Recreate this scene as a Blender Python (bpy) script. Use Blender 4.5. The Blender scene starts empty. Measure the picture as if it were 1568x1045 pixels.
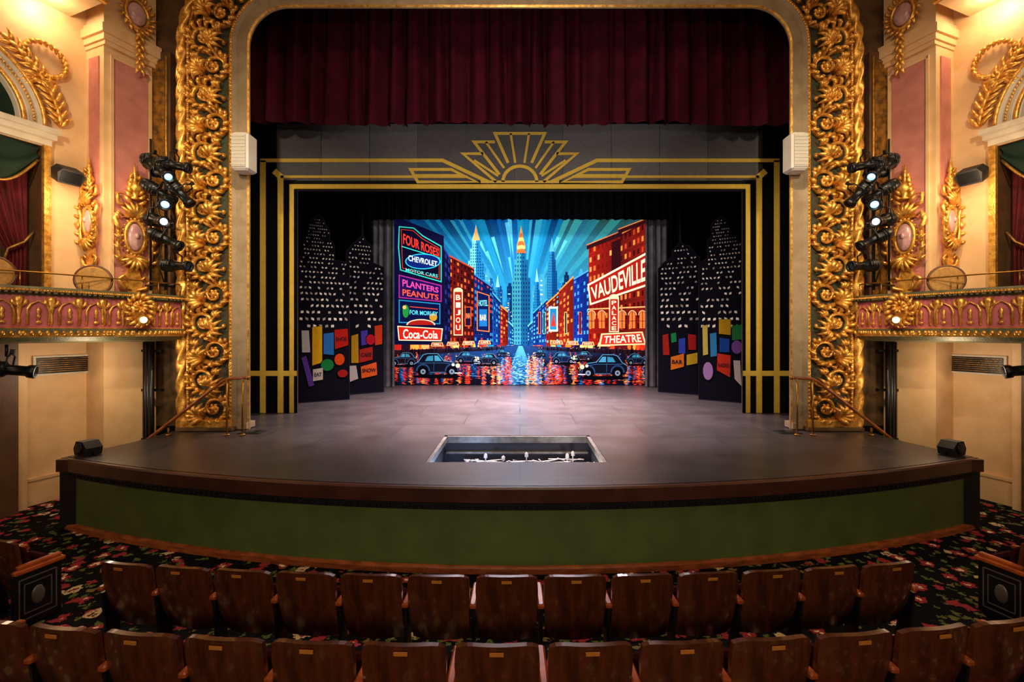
import bpy, math, random
from mathutils import Vector, Matrix
random.seed(7)
scene = bpy.context.scene
pi = math.pi
EYE = 3.09      # lens height; stage deck is 1.10, orchestra floor 0
DECK = 1.10

# ------------------------------------------------------------------ materials
def srgb(h):
    h = h.lstrip('#')
    o = []
    for i in (0, 2, 4):
        c = int(h[i:i+2], 16)/255
        o.append(c/12.92 if c <= .04045 else ((c+.055)/1.055)**2.4)
    return (o[0], o[1], o[2], 1)

def mat(name, col, rough=.5, metal=0, col2=None, nscale=5, bump=0, bscale=40, emit=None, estr=0, coat=0, stretch=None, sheen=0, spec=None):
    m = bpy.data.materials.new(name); m.use_nodes = True
    nt = m.node_tree; N = nt.nodes; L = nt.links
    b = N['Principled BSDF']
    c = srgb(col) if isinstance(col, str) else (*col, 1)
    b.inputs['Base Color'].default_value = c
    b.inputs['Roughness'].default_value = rough
    b.inputs['Metallic'].default_value = metal
    if coat: b.inputs['Coat Weight'].default_value = coat
    if sheen: b.inputs['Sheen Weight'].default_value = sheen
    if spec is not None: b.inputs['Specular IOR Level'].default_value = spec
    tc = None
    def coords():
        t = N.new('ShaderNodeTexCoord'); mp = N.new('ShaderNodeMapping')
        if stretch: mp.inputs['Scale'].default_value = stretch
        L.new(t.outputs['Object'], mp.inputs['Vector']); return mp.outputs[0]
    if col2 is not None:
        tc = coords()
        n = N.new('ShaderNodeTexNoise'); n.inputs['Scale'].default_value = nscale; n.inputs['Detail'].default_value = 5
        L.new(tc, n.inputs['Vector'])
        r = N.new('ShaderNodeValToRGB')
        r.color_ramp.elements[0].position = .35; r.color_ramp.elements[1].position = .65
        r.color_ramp.elements[0].color = c
        r.color_ramp.elements[1].color = srgb(col2) if isinstance(col2, str) else (*col2, 1)
        L.new(n.outputs['Fac'], r.inputs['Fac']); L.new(r.outputs['Color'], b.inputs['Base Color'])
    if bump:
        if tc is None: tc = coords()
        n2 = N.new('ShaderNodeTexNoise'); n2.inputs['Scale'].default_value = bscale; n2.inputs['Detail'].default_value = 4
        L.new(tc, n2.inputs['Vector'])
        bp = N.new('ShaderNodeBump'); bp.inputs['Strength'].default_value = bump; bp.inputs['Distance'].default_value = .02
        L.new(n2.outputs['Fac'], bp.inputs['Height']); L.new(bp.outputs['Normal'], b.inputs['Normal'])
    if emit is not None:
        b.inputs['Emission Color'].default_value = srgb(emit) if isinstance(emit, str) else (*emit, 1)
        b.inputs['Emission Strength'].default_value = estr
    return m

GOLD = mat('gilt', '#ffc35e', .31, .62, '#c48630', 12, .3, 45)
GOLDD = mat('gilt_dark', '#a87428', .42, .6, '#5e4824', 9, .5, 30)
PATINA = mat('patina_green_ground', '#3c4632', .6, .2, '#44351e', 6, .4, 35)
CREAM = mat('cream_plaster', '#dcb483', .6, 0, '#cfa672', 3, .1, 30)
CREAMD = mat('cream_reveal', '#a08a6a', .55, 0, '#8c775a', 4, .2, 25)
PINK = mat('rose_panel', '#c07a6c', .6, 0, '#ae6b5f', 4, .1, 30)
OLIVE = mat('umber_plaster', '#70512e', .6, .1, '#4e3a22', 4, .3, 20)
BROWN = mat('brown_pilaster', '#5f3f22', .55, 0, '#4e341b', 4, .1, 30)
VELVET = mat('burgundy_velvet', '#42081a', .85, 0, '#340613', 3, .15, 60, spec=.12)
REDV = mat('red_velvet', '#541015', .8, 0, '#3d090c', 3, spec=.2)
GREENV = mat('green_velvet', '#16281c', .8, 0, '#0e1e14', 3, spec=.2)
BLACK = mat('black_paint', '#0b0b0d', .6, 0, '#121214', 5)
BLACKD = mat('black_drape', '#040405', 1, 0, '#060608', 3, spec=0)
GREYD = mat('grey_drape', '#5c5b60', .85, 0, '#47464b', 3, spec=.1)
IRON = mat('black_iron', '#171717', .36, .3, '#0e0e0e', 8)
WHITE = mat('white_enclosure', '#c8c0b4', .45, 0, '#beb5a8', 3)
GREENP = mat('green_fascia', '#576830', .5, 0, '#4c5d2a', 2.5, .06, 12)
FASCB = mat('brown_lip', '#4c2b20', .33, 0, '#3c2018', 3, .08, 20)
WOOD = mat('oak_trim', '#a5552a', .35, 0, '#743818', 5, .1, 30, stretch=(1, 1, 6))
RAILW = mat('handrail_wood', '#a85a26', .35, 0, '#7c3e18', 8)
SEATW = mat('seat_back_veneer', '#552812', .28, 0, '#3a190b', 3, 0, 18, coat=.35, stretch=(5, 5, .6))
SEATR = mat('seat_upholstery', '#3a0a0c', .9, 0, '#2a0607', 12, spec=.1)
TAG = mat('brass_tag', '#c0762c', .4, .3)
ORANGEW = mat('armrest_wood', '#b25420', .3, 0, '#8a3c14', 10, coat=.3)
ART = bpy.data.materials.new('scenic_paint'); ART.use_nodes = True
def art_mat(m, e, rough=.6, spec=0):
    nt = m.node_tree; b = nt.nodes['Principled BSDF']
    a = nt.nodes.new('ShaderNodeVertexColor'); a.layer_name = 'Col'
    nz = nt.nodes.new('ShaderNodeTexNoise'); nz.inputs['Scale'].default_value = 9
    mr = nt.nodes.new('ShaderNodeMapRange'); mr.inputs['To Min'].default_value = .85; mr.inputs['To Max'].default_value = 1.12
    tc = nt.nodes.new('ShaderNodeTexCoord'); nt.links.new(tc.outputs['Object'], nz.inputs['Vector'])
    nt.links.new(nz.outputs['Fac'], mr.inputs['Value'])
    mx = nt.nodes.new('ShaderNodeVectorMath'); mx.operation = 'SCALE'
    nt.links.new(a.outputs['Color'], mx.inputs[0]); nt.links.new(mr.outputs[0], mx.inputs['Scale'])
    nt.links.new(mx.outputs[0], b.inputs['Base Color'])
    b.inputs['Roughness'].default_value = rough; b.inputs['Specular IOR Level'].default_value = spec
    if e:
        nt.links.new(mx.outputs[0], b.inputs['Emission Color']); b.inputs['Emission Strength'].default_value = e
art_mat(ART, 0, .9, .02)
DROP = bpy.data.materials.new('glowing_painted_drop'); DROP.use_nodes = True
art_mat(DROP, .95, .8, .05)      # glow added to the drop's paint to brighten it and its floor reflection
GLOWW = mat('warm_bulb', '#ffdca0', .4, emit='#ffc070', estr=16)
GLOWC = mat('cool_lens', '#c8e4ff', .3, emit='#8cc8ff', estr=1.2)
GLOWS = mat('white_lens', '#ffffff', .3, emit='#dfe8ff', estr=1.1)
LENS = mat('dark_lens', '#1b2430', .1, .2)
CABO = mat('rose_cabochon', '#d0a8a0', .25, 0, '#ab7c7c', 6)

def floor_mat():
    m = bpy.data.materials.new('stage_deck'); m.use_nodes = True
    nt = m.node_tree; N = nt.nodes; L = nt.links; b = N['Principled BSDF']
    tc = N.new('ShaderNodeTexCoord')
    br = N.new('ShaderNodeTexBrick'); br.offset = 0.5
    br.inputs['Color1'].default_value = srgb('#3d3839'); br.inputs['Color2'].default_value = srgb('#363233')
    br.inputs['Mortar'].default_value = srgb('#1d1b1b'); br.inputs['Scale'].default_value = 1
    br.inputs['Mortar Size'].default_value = .010; br.inputs['Brick Width'].default_value = 2.44; br.inputs['Row Height'].default_value = 1.22
    L.new(tc.outputs['Object'], br.inputs['Vector'])
    n = N.new('ShaderNodeTexNoise'); n.inputs['Scale'].default_value = 1.6; n.inputs['Detail'].default_value = 12; n.inputs['Roughness'].default_value = .68
    L.new(tc.outputs['Object'], n.inputs['Vector'])
    mr = N.new('ShaderNodeMapRange'); mr.inputs['From Min'].default_value = .28; mr.inputs['From Max'].default_value = .72
    mr.inputs['To Min'].default_value = .72; mr.inputs['To Max'].default_value = 1.28
    L.new(n.outputs['Fac'], mr.inputs['Value'])
    mx = N.new('ShaderNodeVectorMath'); mx.operation = 'SCALE'
    L.new(br.outputs['Color'], mx.inputs[0]); L.new(mr.outputs[0], mx.inputs['Scale'])
    L.new(mx.outputs[0], b.inputs['Base Color'])
    r2 = N.new('ShaderNodeMapRange'); r2.inputs['From Min'].default_value = .25; r2.inputs['From Max'].default_value = .75
    r2.inputs['To Min'].default_value = .30; r2.inputs['To Max'].default_value = .40
    L.new(n.outputs['Fac'], r2.inputs['Value']); L.new(r2.outputs[0], b.inputs['Roughness'])
    return m
DECKM = floor_mat()

def carpet_mat():
    m = bpy.data.materials.new('floral_carpet'); m.use_nodes = True
    nt = m.node_tree; N = nt.nodes; L = nt.links; b = N['Principled BSDF']
    b.inputs['Roughness'].default_value = .95; b.inputs['Specular IOR Level'].default_value = .1
    tc = N.new('ShaderNodeTexCoord')
    nz = N.new('ShaderNodeTexNoise'); nz.inputs['Scale'].default_value = 16; nz.inputs['Detail'].default_value = 3
    L.new(tc.outputs['Object'], nz.inputs['Vector'])
    ma = N.new('ShaderNodeVectorMath'); ma.operation = 'MULTIPLY_ADD'
    ma.inputs[1].default_value = (.2, .2, 0)
    L.new(nz.outputs['Color'], ma.inputs[0]); L.new(tc.outputs['Object'], ma.inputs[2])
    prev = srgb('#0a0a0c'); prevsock = None
    for sc, thr, cols in ((8, .038, ['#5a6834', '#364e36', '#786a3a', '#263e42']), (4.4, .078, ['#9a343a', '#c89c88', '#6c2230', '#d0b890', '#3a5478']), (4.4, .032, ['#f0e0b8', '#7f181e', '#d8a848', '#702430', '#e8e0d0'])):
        v = N.new('ShaderNodeTexVoronoi'); v.inputs['Scale'].default_value = sc
        L.new(ma.outputs[0], v.inputs['Vector'])
        lt = N.new('ShaderNodeMath'); lt.operation = 'LESS_THAN'; lt.inputs[1].default_value = thr*sc
        L.new(v.outputs['Distance'], lt.inputs[0])
        sp = N.new('ShaderNodeSeparateColor'); L.new(v.outputs['Color'], sp.inputs[0])
        r = N.new('ShaderNodeValToRGB'); r.color_ramp.interpolation = 'CONSTANT'
        for i, c in enumerate(cols):
            e = r.color_ramp.elements[i] if i < 2 else r.color_ramp.elements.new(0)
            e.position = i/len(cols); e.color = srgb(c)
        L.new(sp.outputs[0], r.inputs[0])
        mx = N.new('ShaderNodeMix'); mx.data_type = 'RGBA'
        L.new(lt.outputs[0], mx.inputs[0]); L.new(r.outputs[0], mx.inputs[7])
        if prevsock: L.new(prevsock, mx.inputs[6])
        else: mx.inputs[6].default_value = prev
        prevsock = mx.outputs[2]
    L.new(prevsock, b.inputs['Base Color'])
    return m
CARPET = carpet_mat()

# ------------------------------------------------------------------ mesh builder
class MB:
    def __init__(s): s.v = []; s.f = []; s.m = []; s.s = []; s.c = {}
    def add(s, vs, fs, mt=0, sm=False, M=None):
        o = len(s.v)
        s.v += [(M @ Vector(p)) if M else Vector(p) for p in vs]
        for f in fs: s.f.append([i+o for i in f]); s.m.append(mt); s.s.append(sm)
    def box(s, c, d, mt=0, M=None, bev=0):
        x, y, z = d[0]/2, d[1]/2, d[2]/2
        if bev:
            k = bev
            vs = []; 
            for zz, ins in ((-z, k), (-z+k, 0), (z-k, 0), (z, k)):
                for (a, b2) in ((-1, -1), (1, -1), (1, 1), (-1, 1)):
                    xx = x-ins; yy = y-ins; q = k*.8
                    if (a, b2) in ((-1, -1), (1, 1)):
                        vs += [(a*xx, b2*(yy-q), zz), (a*(xx-q), b2*yy, zz)]
                    else:
                        vs += [(a*(xx-q), b2*yy, zz), (a*xx, b2*(yy-q), zz)]
            vs = [(p[0]+c[0], p[1]+c[1], p[2]+c[2]) for p in vs]
            fs = [list(range(7, -1, -1)), list(range(24, 32))]
            for r in range(3):
                for i in range(8): fs.append([r*8+i, r*8+(i+1) % 8, r*8+8+(i+1) % 8, r*8+8+i])
            s.add(vs, fs, mt, False, M); return
        vs = [(c[0]+a*x, c[1]+b*y, c[2]+e*z) for e in (-1, 1) for a, b in ((-1, -1), (1, -1), (1, 1), (-1, 1))]
        s.add(vs, [[3, 2, 1, 0], [4, 5, 6, 7], [0, 1, 5, 4], [1, 2, 6, 5], [2, 3, 7, 6], [3, 0, 4, 7]], mt, False, M)
    def tube(s, pts, rad, seg=6, mt=0, M=None, flat=1.0, up=None):
        pts = [Vector(p) for p in pts]; n = len(pts)
        if not isinstance(rad, (list, tuple)): rad = [rad]*n
        vs = []; u = None
        for i, p in enumerate(pts):
            t = (pts[min(i+1, n-1)]-pts[max(i-1, 0)])
            if t.length < 1e-9: t = Vector((0, 0, 1))
            t.normalize()
            if up is not None: u = Vector(up)
            elif u is None:
                u = Vector((0, 0, 1)) if abs(t.z) < .9 else Vector((1, 0, 0))
            u = (u-t*u.dot(t))
            if u.length < 1e-6: u = t.orthogonal()
            u.normalize(); w = t.cross(u)
            for k in range(seg):
                a = 2*pi*k/seg
                vs.append(p+(u*math.cos(a)*flat+w*math.sin(a))*rad[i])
        fs = []
        for i in range(n-1):
            for k in range(seg):
                fs.append([i*seg+k, i*seg+(k+1) % seg, (i+1)*seg+(k+1) % seg, (i+1)*seg+k])
        fs.append(list(range(seg-1, -1, -1))); fs.append(list(range((n-1)*seg, n*seg)))
        s.add(vs, fs, mt, True, M)
    def ell(s, c, r, mt=0, seg=8, rings=5, M=None):
        vs = [(c[0], c[1], c[2]-r[2])]
        for i in range(1, rings):
            a = -pi/2+pi*i/rings
            for k in range(seg):
                b = 2*pi*k/seg
                vs.append((c[0]+r[0]*math.cos(a)*math.cos(b), c[1]+r[1]*math.cos(a)*math.sin(b), c[2]+r[2]*math.sin(a)))
        vs.append((c[0], c[1], c[2]+r[2])); fs = []
        for k in range(seg): fs.append([0, 1+(k+1) % seg, 1+k])
        for i in range(rings-2):
            for k in range(seg):
                a = 1+i*seg+k; b = 1+i*seg+(k+1) % seg
                fs.append([a, b, b+seg, a+seg])
        l = len(vs)-1; o = 1+(rings-2)*seg
        for k in range(seg): fs.append([o+k, o+(k+1) % seg, l])
        s.add(vs, fs, mt, True, M)
    def lathe(s, prof, seg=16, mt=0, M=None, sm=True):
        vs = [(r*math.cos(2*pi*k/seg), r*math.sin(2*pi*k/seg), z) for r, z in prof for k in range(seg)]
        fs = [[i*seg+k, i*seg+(k+1) % seg, (i+1)*seg+(k+1) % seg, (i+1)*seg+k] for i in range(len(prof)-1) for k in range(seg)]
        fs.append(list(range(seg-1, -1, -1))); fs.append(list(range((len(prof)-1)*seg, len(prof)*seg)))
        s.add(vs, fs, mt, sm, M)
    def prism(s, poly, y0, y1, mt=0, M=None):
        n = len(poly)
        vs = [(x, y0, z) for x, z in poly]+[(x, y1, z) for x, z in poly]
        fs = [list(range(n)), list(range(2*n-1, n-1, -1))]+[[i, i+n, (i+1) % n+n, (i+1) % n] for i in range(n)]
        s.add(vs, fs, mt, False, M)
    def merge(s, o, M=None):
        k = len(s.v)
        s.v += [(M @ p) if M else p.copy() for p in o.v]
        for f, m, sm in zip(o.f, o.m, o.s): s.f.append([i+k for i in f]); s.m.append(m); s.s.append(sm)
    def mesh(s, name, mats, mirror=False):
        me = bpy.data.meshes.new(name)
        sg = -1 if mirror else 1
        me.from_pydata([(p[0]*sg, p[1], p[2]) for p in s.v], [], [f[::-1] for f in s.f] if mirror else s.f)
        for m in mats: me.materials.append(m)
        me.polygons.foreach_set('material_index', s.m); me.polygons.foreach_set('use_smooth', s.s)
        me.update(); return me
    def obj(s, name, mats, mirror=False, loc=(0, 0, 0), rotz=0):
        o = bpy.data.objects.new(name, s.mesh(name, mats, mirror))
        o.location = loc; o.rotation_euler = (0, 0, rotz)
        scene.collection.objects.link(o); return o
    def both(s, name, mats, rname=None):
        return s.obj(name, mats), s.obj(rname or name, mats, True)

def frame(o, x, y, z):
    x = Vector(x); y = Vector(y); z = Vector(z); o = Vector(o)
    return Matrix(((x.x, y.x, z.x, o.x), (x.y, y.y, z.y, o.y), (x.z, y.z, z.z, o.z), (0, 0, 0, 1)))

# ------------------------------------------------------------------ ornament templates  (local: x across, z along, -y outward)
def leaf(mb, base, ang, ln, w, lift=.05, curl=.5, mt=0, M=None):
    pts = []; rad = []
    a = ang
    p = Vector((base[0], base[1], base[2]))
    for i in range(6):
        t = i/5
        pts.append(p.copy()); rad.append(w*(.25+1.3*math.sin(pi*min(1, t*.95+.05))**.8)*(1-t*.55))
        p = p+Vector((math.cos(a)*ln/5, -lift*math.cos(t*pi)*.6, math.sin(a)*ln/5)); a += curl/5
    rad[-1] = w*.15
    mb.tube(pts, rad, 5, mt, M, flat=1, up=None)

def scroll_unit():
    u = MB()
    c = (.11, .02)
    pts = []; rad = []
    for i in range(26):
        t = i/25; r = .25*(1-t)**1.1+.035; a = -pi*.75+t*pi*3.3
        pts.append((c[0]+r*math.cos(a), -.03-.05*t, c[1]+r*math.sin(a))); rad.append(.04*(1-t)+.016)
    u.tube(pts, rad, 6, 0)
    u.ell((c[0], -.09, c[1]), (.055, .05, .055), 0)
    for k in range(6):
        a = k*pi/3
        u.ell((c[0]+.07*math.cos(a), -.07, c[1]+.07*math.sin(a)), (.033, .03, .033), 0, 6, 4)
    for k in range(8):
        a = -pi*.6+k*.52
        b = (c[0]+.2*math.cos(a), -.04, c[1]+.2*math.sin(a))
        leaf(u, b, a+.5, .17, .034, .07, .9)
    for k, a in enumerate((pi*.36, pi*.52, pi*.68, pi*.84, pi*1.0, pi*1.17, pi*1.36)):
        leaf(u, (-.08, -.05, -.12), a, .31-.022*abs(k-3), .043, .13, -.45)
    for k in range(3):
        leaf(u, (-.2, -.05, .12), pi*.3+k*.5, .16, .034, .08, .6)
    u.tube([(-.12, -.04, -.32), (-.15, -.05, -.2), (-.12, -.06, -.1), (-.03, -.05, 0)], [.02, .04, .05, .03], 6, 0)
    u.ell((-.28, -.05, -.05), (.04, .04, .055), 0, 6, 4)
    u.ell((.31, -.05, .24), (.04, .04, .055), 0, 6, 4)
    return u
SCROLL = scroll_unit()

# ------------------------------------------------------------------ PROSCENIUM
Y0 = 9.24; CX = 4.71; CZ = 8.90
def frames(step=None):
    fr = []
    def line(a, b, d):
        L = (Vector(b)-Vector(a)).length
        n = max(1, int(L/step)) if step else 1
        for i in range(n): 
            t = i/n; fr.append((a[0]+(b[0]-a[0])*t, a[1]+(b[1]-a[1])*t, d[0], d[1]))
    def arc(c, a0, a1):
        n = int(2.5/step) if step else 18
        for i in range(n):
            a = a0+(a1-a0)*i/n; fr.append((c[0], c[1], math.cos(a), math.sin(a)))
    line((-CX, DECK), (-CX, CZ), (-1, 0)); arc((-CX, CZ), pi, pi/2)
    line((-CX, CZ), (CX, CZ), (0, 1)); arc((CX, CZ), pi/2, 0)
    line((CX, CZ), (CX, DECK), (1, 0)); fr.append((CX, DECK, 1, 0))
    return fr
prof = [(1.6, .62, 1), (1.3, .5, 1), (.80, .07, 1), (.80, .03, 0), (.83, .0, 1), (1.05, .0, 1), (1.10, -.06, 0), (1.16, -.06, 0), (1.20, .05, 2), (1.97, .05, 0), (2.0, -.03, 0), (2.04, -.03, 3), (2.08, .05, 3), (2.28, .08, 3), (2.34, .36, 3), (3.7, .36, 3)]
pm = MB()
FR = frames()
vs = []; 
for (cx, cz, dx, dz) in FR:
    for r, y, _ in prof: vs.append((cx+dx*r, Y0+y, cz+dz*r))
n = len(prof)
for j in range(n-1):
    fs = [[i*n+j, i*n+j+1, (i+1)*n+j+1, (i+1)*n+j] for i in range(len(FR)-1)]
    pm.add(vs, fs, prof[j][2])
# rope moulding
FD = frames(.035)
ring = 12; vs = []
s_acc = 0; prev = None
for (cx, cz, dx, dz) in FD:
    p = Vector((cx+dx*2.15, 0, cz+dz*2.15))
    if prev: s_acc += (p-prev).length
    prev = p
    for k in range(ring):
        a = 2*pi*k/ring; rr = .088*(1+.26*math.cos(3*(a)-s_acc*16))
        o = rr*math.cos(a); yy = -rr*math.sin(a)
        vs.append((cx+dx*(2.15+o), Y0-.0+yy, cz+dz*(2.15+o)))
fs = [[i*ring+k, i*ring+(k+1) % ring, (i+1)*ring+(k+1) % ring, (i+1)*ring+k] for i in range(len(FD)-1) for k in range(ring)]
pm.add(vs, fs, 0, True)
Rm = 1.585
L1 = CZ-DECK; L2 = pi/2*Rm; L3 = 2*CX
def pathpt(s):
    if s < L1: return (-CX, DECK+s, -1, 0)
    s -= L1
    if s < L2: a = pi-s/Rm; return (-CX, CZ, math.cos(a), math.sin(a))
    s -= L2
    if s < L3: return (-CX+s, CZ, 0, 1)
    s -= L3
    if s < L2: a = pi/2-s/Rm; return (CX, CZ, math.cos(a), math.sin(a))
    s -= L2
    return (CX, CZ-s, 1, 0)
TOT = 2*L1+2*L2+L3
half = TOT/2; U = .62; k = 0; s = .42
while s < half:
    for side in (0, 1):
        cx, cz, dx, dz = pathpt(s)
        if side: cx, dx = -cx, -dx
        o = (cx+dx*Rm, Y0+.05, cz+dz*Rm)
        t = Vector((dz if not side else -dz, 0, abs(dx)))
        sg = (1 if k % 2 else -1)
        pm.merge(SCROLL, frame(o, (dx*sg*1.05, 0, dz*sg*1.05), (0, 1.35, 0), (t.x, t.y, t.z)))
    s += U*.93; k += 1
for rr, stp, rad in ((1.13, .075, .03), (1.99, .085, .028)):
    s = .05
    while s < half:
        cx, cz, dx, dz = pathpt(s)
        for side in (1, -1): pm.ell((side*(cx+dx*rr), Y0-.05, cz+dz*rr), (rad, rad, rad), 0, 6, 4)
        s += stp
for sx in (-1, 1):
    pm.box((sx*6.28, Y0-.02, DECK+.12), (1.0, .22, .2), 0, bev=.03)
    pm.box((sx*6.28, Y0-.06, DECK+.045), (1.12, .3, .06), 3)
    pm.box((sx*5.70, Y0+.1, DECK+.08), (.36, .3, .12), 1)
pm.obj('proscenium_arch', [GOLD, CREAMD, PATINA, OLIVE])

# white loudspeakers fixed on the reveal
sp = MB()
sp.box((-5.44, 8.98, 6.60), (.34, .34, .74), 0, bev=.04)
sp.box((-5.44, 8.80, 6.60), (.27, .02, .62), 1)
for q in range(9): sp.box((-5.44, 8.786, 6.33+q*.068), (.26, .01, .012), 0)
sp.box((-5.56, 9.18, 6.60), (.08, .1, .3), 0)
sp.both('wall_loudspeaker', [WHITE, mat('speaker_grille', '#b2a89a', .7)])

# ------------------------------------------------------------------ curtains
def drape(name, x0, x1, z0, z1, y, pitch, amp, m, scallop=0, irr=.3, nz=10, seed=1):
    rnd = random.Random(seed)
    mb = MB(); nx = int(abs(x1-x0)/pitch*14)
    ph = [0]; 
    for i in range(nx): ph.append(ph[-1]+2*pi/14*(1+irr*math.sin(i*.21+seed)+irr*.6*rnd.uniform(-1, 1)))
    ampv = [amp*(1+.35*math.sin(i*.07+seed*2)) for i in range(nx+1)]
    vs = []
    for j in range(nz+1):
        t = j/nz
        for i in range(nx+1):
            x = x0+(x1-x0)*i/nx
            w = math.sin(ph[i]+.25*math.sin(3*t+i*.03))+.25*math.sin(2.3*ph[i]+1)
            yy = y+ampv[i]*w*(.75+.35*(1-t))
            zb = z0+(scallop*(.5+.5*math.sin(ph[i])) if scallop else 0)+(.03*math.sin(i*.05) if scallop else 0)
            vs.append((x+amp*.3*math.cos(ph[i])*(1-t), yy, zb+(z1-zb)*t))
    fs = [[j*(nx+1)+i, j*(nx+1)+i+1, (j+1)*(nx+1)+i+1, (j+1)*(nx+1)+i] for j in range(nz) for i in range(nx)]
    mb.add(vs, fs, 0, True); return mb
drape('v', -6.4, 6.4, 7.74, 10.8, 10.35, .46, .17, VELVET, .14, irr=.35, seed=3).obj('valance_curtain', [VELVET])
drape('b', -7.5, 7.5, 7.0, 11.5, 15.9, .3, .06, BLACKD, seed=5).obj('black_border_curtain', [BLACKD])
drape('b', -7.5, 7.5, 7.55, 11.5, 13.2, .3, .06, BLACKD, seed=6).obj('black_border_curtain', [BLACKD])
drape('l', -8.9, -5.05, DECK+.02, 11, 15.5, .25, .06, BLACKD, seed=7).both('black_leg_curtain', [BLACKD])
drape('g', -5.4, -4.5, DECK+.02, 10.5, 16.3, .22, .06, GREYD, seed=9).both('grey_side_drape', [GREYD])

# ------------------------------------------------------------------ flat painted artwork class
def text_mesh(txt):
    cu = bpy.data.curves.new('t', 'FONT'); cu.body = txt; cu.offset = .018; cu.resolution_u = 3
    ob = bpy.data.objects.new('t', cu); scene.collection.objects.link(ob)
    dg = bpy.context.evaluated_depsgraph_get(); dg.update()
    e = ob.evaluated_get(dg); me = e.to_mesh()
    vs = [(v.co.x, v.co.y) for v in me.vertices]; fs = [list(p.vertices) for p in me.polygons]
    e.to_mesh_clear(); bpy.data.objects.remove(ob); bpy.data.curves.remove(cu)
    xa = min(v[0] for v in vs); xb = max(v[0] for v in vs); ya = min(v[1] for v in vs); yb = max(v[1] for v in vs)
    return [((x-xa)/(xb-xa), (y-ya)/(yb-ya)) for x, y in vs], fs

class Art:
    def __init__(s): s.v = []; s.f = []; s.c = []; s.L = 0
    def poly(s, pts, col, L=None):
        l = s.L if L is None else L
        o = len(s.v); s.v += [(p[0], p[1], l) for p in pts]
        s.f.append(list(range(o, o+len(pts))))
        if isinstance(col, list): s.c.append([srgb(c) if isinstance(c, str) else c for c in col])
        else:
            c = srgb(col) if isinstance(col, str) else col
            s.c.append([c]*len(pts))
    def rect(s, x0, y0, x1, y1, col, L=None): s.poly([(x0, y0), (x1, y0), (x1, y1), (x0, y1)], col, L)
    def disc(s, x, y, rx, ry, col, L=None, n=20, a0=0, a1=2*pi):
        s.poly([(x+rx*math.cos(a0+(a1-a0)*i/n), y-ry*math.sin(a0+(a1-a0)*i/n)) for i in range(n+(0 if a1-a0 > 6.2 else 1))], col, L)
    def line(s, pts, w, col, L=None, closed=False):
        pts = [Vector((p[0], p[1])) for p in pts]; n = len(pts)
        A = []; B = []
        for i in range(n):
            if closed: a = pts[(i-1) % n]; b = pts[(i+1) % n]
            else: a = pts[max(i-1, 0)]; b = pts[min(i+1, n-1)]
            d1 = (pts[i]-a); d2 = (b-pts[i])
            if d1.length < 1e-6: d1 = d2
            if d2.length < 1e-6: d2 = d1
            d1 = d1.normalized(); d2 = d2.normalized(); n1 = Vector((-d1.y, d1.x)); n2 = Vector((-d2.y, d2.x))
            m = n1+n2
            m = m.normalized() if m.length > 1e-4 else n1
            k = w/2/max(.45, m.dot(n1)); A.append(pts[i]+m*k); B.append(pts[i]-m*k)
        for i in range(n if closed else n-1):
            j = (i+1) % n; s.poly([A[i], A[j], B[j], B[i]], col, L)
    def text(s, t, quad, col, L=None):
        l = s.L if L is None else L
        vs, fs = text_mesh(t); o = len(s.v)   # quad: tl,tr,br,bl
        tl, tr, br, bl = quad
        for u, v in vs:
            bx = bl[0]+(br[0]-bl[0])*u; by = bl[1]+(br[1]-bl[1])*u
            tx = tl[0]+(tr[0]-tl[0])*u; ty = tl[1]+(tr[1]-tl[1])*u
            s.v.append((bx+(tx-bx)*v, by+(ty-by)*v, l))
        for f in fs: s.f.append([i+o for i in f]); s.c.append([srgb(col)]*len(f))
    def textr(s, t, x0, y0, x1, y1, col, L=None): s.text(t, ((x0, y0), (x1, y0), (x1, y1), (x0, y1)), col, L)
    def obj(s, name, mp, material, back=None):
        me = bpy.data.meshes.new(name)
        vv = [mp(*p) for p in s.v]; ff = list(s.f); cc = list(s.c)
        if back:   # solid timber-framed backing following the outline
            th = back[1]; pts = back[0]; o = len(vv); n = len(pts)
            a = [mp(p[0], p[1], -.5) for p in pts]; b = [mp(p[0], p[1], -th) for p in pts]
            vv += a+b
            for i in range(n): ff.append([o+i, o+(i+1) % n, o+n+(i+1) % n, o+n+i]); cc.append([(.05, .04, .03, 1)]*4)
            ff.append([o+n+i for i in range(n)]); cc.append([(.05, .04, .03, 1)]*n)
        me.from_pydata(vv, [], ff)
        ca = me.color_attributes.new('Col', 'FLOAT_COLOR', 'CORNER')
        flat = []
        for c in cc:
            for q in c: flat += list(q)
        ca.data.foreach_set('color', flat)
        me.materials.append(material); me.update()
        ob = bpy.data.objects.new(name, me); scene.collection.objects.link(ob); return ob

LAY = .004
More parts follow.
